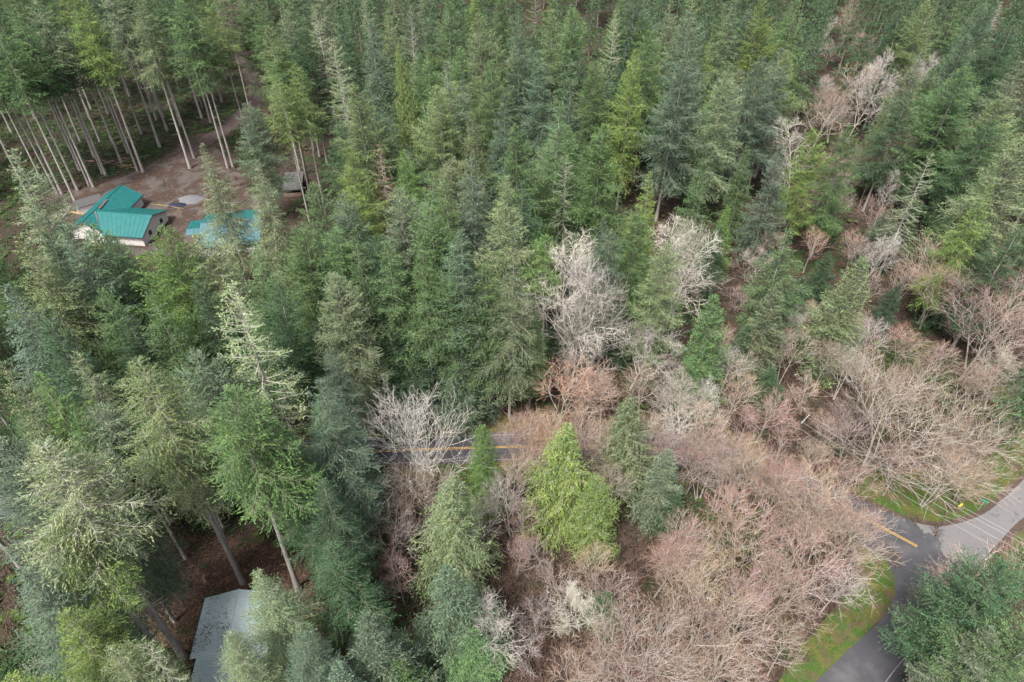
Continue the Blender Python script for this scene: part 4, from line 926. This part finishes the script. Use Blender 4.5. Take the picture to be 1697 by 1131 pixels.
for k, P in enumerate(vgp):
    xs = [p[0] for p in P]; ys = [p[1] for p in P]; ar = (max(xs)-min(xs))*(max(ys)-min(ys))
    for _ in range(int(ar*3.2)):
        q = (rnd.uniform(min(xs), max(xs)), rnd.uniform(min(ys), max(ys)))
        if inpoly(P, q) and not (pdist(MAIN, *q) < 3.7 or pdist(SIDE, *q) < 3.5): gt.append(q)
clumps('grass_tufts', gt, g_tuft, simple('grass_blades', (.045, .085, .016), (.10, .135, .035), .4, .8, .2))
def g_litter(mb, rg, x, y):
    N = 5; leaves(mb, np.c_[x+rg.normal(0, .4, N), y+rg.normal(0, .4, N), np.full(N, .05)], np.c_[rg.normal(0, 1, (N, 2)), np.full(N, .05)], rg.uniform(.15, .9, N), rg.uniform(.04, .1, N), rg, 0, .4)
lt = []
while len(lt) < 2600:
    P = yardP if rnd.random() < .6 else clearP
    xs = [p[0] for p in P]; ys = [p[1] for p in P]; q = (rnd.uniform(min(xs), max(xs)), rnd.uniform(min(ys), max(ys)))
    if inpoly(P, q): lt.append(q)
clumps('fallen_twigs', lt, g_litter, simple('fallen_twigs', (.13, .07, .045), (.26, .17, .12), 1, .9, .1))

# ------------------------------------------------------------ labels: what it looks like and where it stands
ZONES = [
 ('over the earth track beside the grove', lambda x, y: 385 < x < 565 and y < 215),
 ('in the tall grove above the teal-roofed house', lambda x, y: x <= 385 and y < 215),
 ('around the teal-roofed buildings', lambda x, y: x < 560 and y < 345),
 ('behind the brushy ravine, upper right', lambda x, y: 1345 < x < 1560 and y < 130),
 ('in the brushy ravine, upper right', lambda x, y: 1335 < x < 1560 and y < 345),
 ('at the right edge, upper part', lambda x, y: x >= 1560 and y < 420),
 ('in the far forest, left of centre', lambda x, y: x < 760 and y < 130),
 ('in the far forest, at the centre', lambda x, y: x < 960 and y < 130),
 ('in the far forest, right of centre', lambda x, y: x < 1150 and y < 130),
 ('in the far forest beside the ravine', lambda x, y: x < 1345 and y < 130),
 ('in the middle forest, left of centre', lambda x, y: x < 760 and y < 345),
 ('in the middle forest, at the centre', lambda x, y: x < 960 and y < 345),
 ('in the middle forest, right of centre', lambda x, y: x < 1180 and y < 345),
 ('on the near side of the ravine', lambda x, y: x < 1345 and y < 345),
 ('just below the teal-roofed buildings', lambda x, y: x < 330 and y < 560),
 ('between teal-roofed barn and main road', lambda x, y: x < 560 and y < 560),
 ('above the road gap, left of centre', lambda x, y: x < 900 and y < 690),
 ('above the alders, at the centre', lambda x, y: x < 1170 and y < 590),
 ('at the top of the bare-tree stand', lambda x, y: x < 1420 and y < 590),
 ('at the right edge, middle part', lambda x, y: x >= 1420 and y < 600),
 ('along the main road, centre', lambda x, y: 900 <= x < 1200 and y < 720),
 ('in the middle of the bare-tree stand', lambda x, y: 1200 <= x < 1420 and y < 760),
 ('above the grass verge of the junction', lambda x, y: x >= 1420 and y < 800),
 ('behind the metal-roofed house yard, left', lambda x, y: x < 260 and y < 860),
 ('behind the metal-roofed house yard, right', lambda x, y: x < 620 and y < 860),
 ('beside the metal-roofed house', lambda x, y: x < 620),
 ('below the visible road gap', lambda x, y: x < 900 and y < 900),
 ('in the lower centre near the brambles', lambda x, y: x < 960),
 ('between cedars and the lower bare trees', lambda x, y: x < 1150 and y < 930),
 ('left of the junction', lambda x, y: x < 1490 and y < 930),
 ('at the bottom, among lower bare trees', lambda x, y: x < 1420),
 ('beside the road junction, lower right', lambda x, y: True)]
ORD = ['leftmost', 'second', 'third', 'fourth', 'fifth', 'sixth', 'seventh', 'eighth', 'ninth', 'tenth', 'eleventh', 'twelfth', 'thirteenth', 'fourteenth', 'fifteenth', 'sixteenth']
from collections import defaultdict
gr = defaultdict(list)
for t in TREES:
    x, y = t['apex']
    if y < 0: z = 'cut by the top edge, '+('left third' if x < 430 else 'left of centre' if x < 800 else 'right of centre' if x < 1250 else 'right third')
    else: z = next(n for n, f in ZONES if f(x, y))
    gr[(t['col'], t['kind'], z)].append(t)
for (col, kind, z), L in gr.items():
    L.sort(key=lambda t: t['apex'][0]); desc = f"{WORD[col]} {TYPE[kind][2]} {TYPE[kind][1]}"
    for i, t in enumerate(L):
        if len(L) == 1: lab = f"{desc} {z}"
        elif i == 0: lab = f"{desc} {z}, leftmost such"
        elif i == len(L)-1: lab = f"{desc} {z}, rightmost such"
        else: lab = f"{desc} {z}, {ORD[i] if i < 16 else str(i+1)+'th'} from left"
        t['o']['label'] = lab
        t['o']['group'] = {'fir': 'firs of the forest', 'cedar': 'cedars near the road', 'bare tree': 'leafless trees', 'bare bush': 'leafless bushes', 'dead conifer': 'dead conifers', 'evergreen': 'silvery evergreens'}[TYPE[kind][1]]
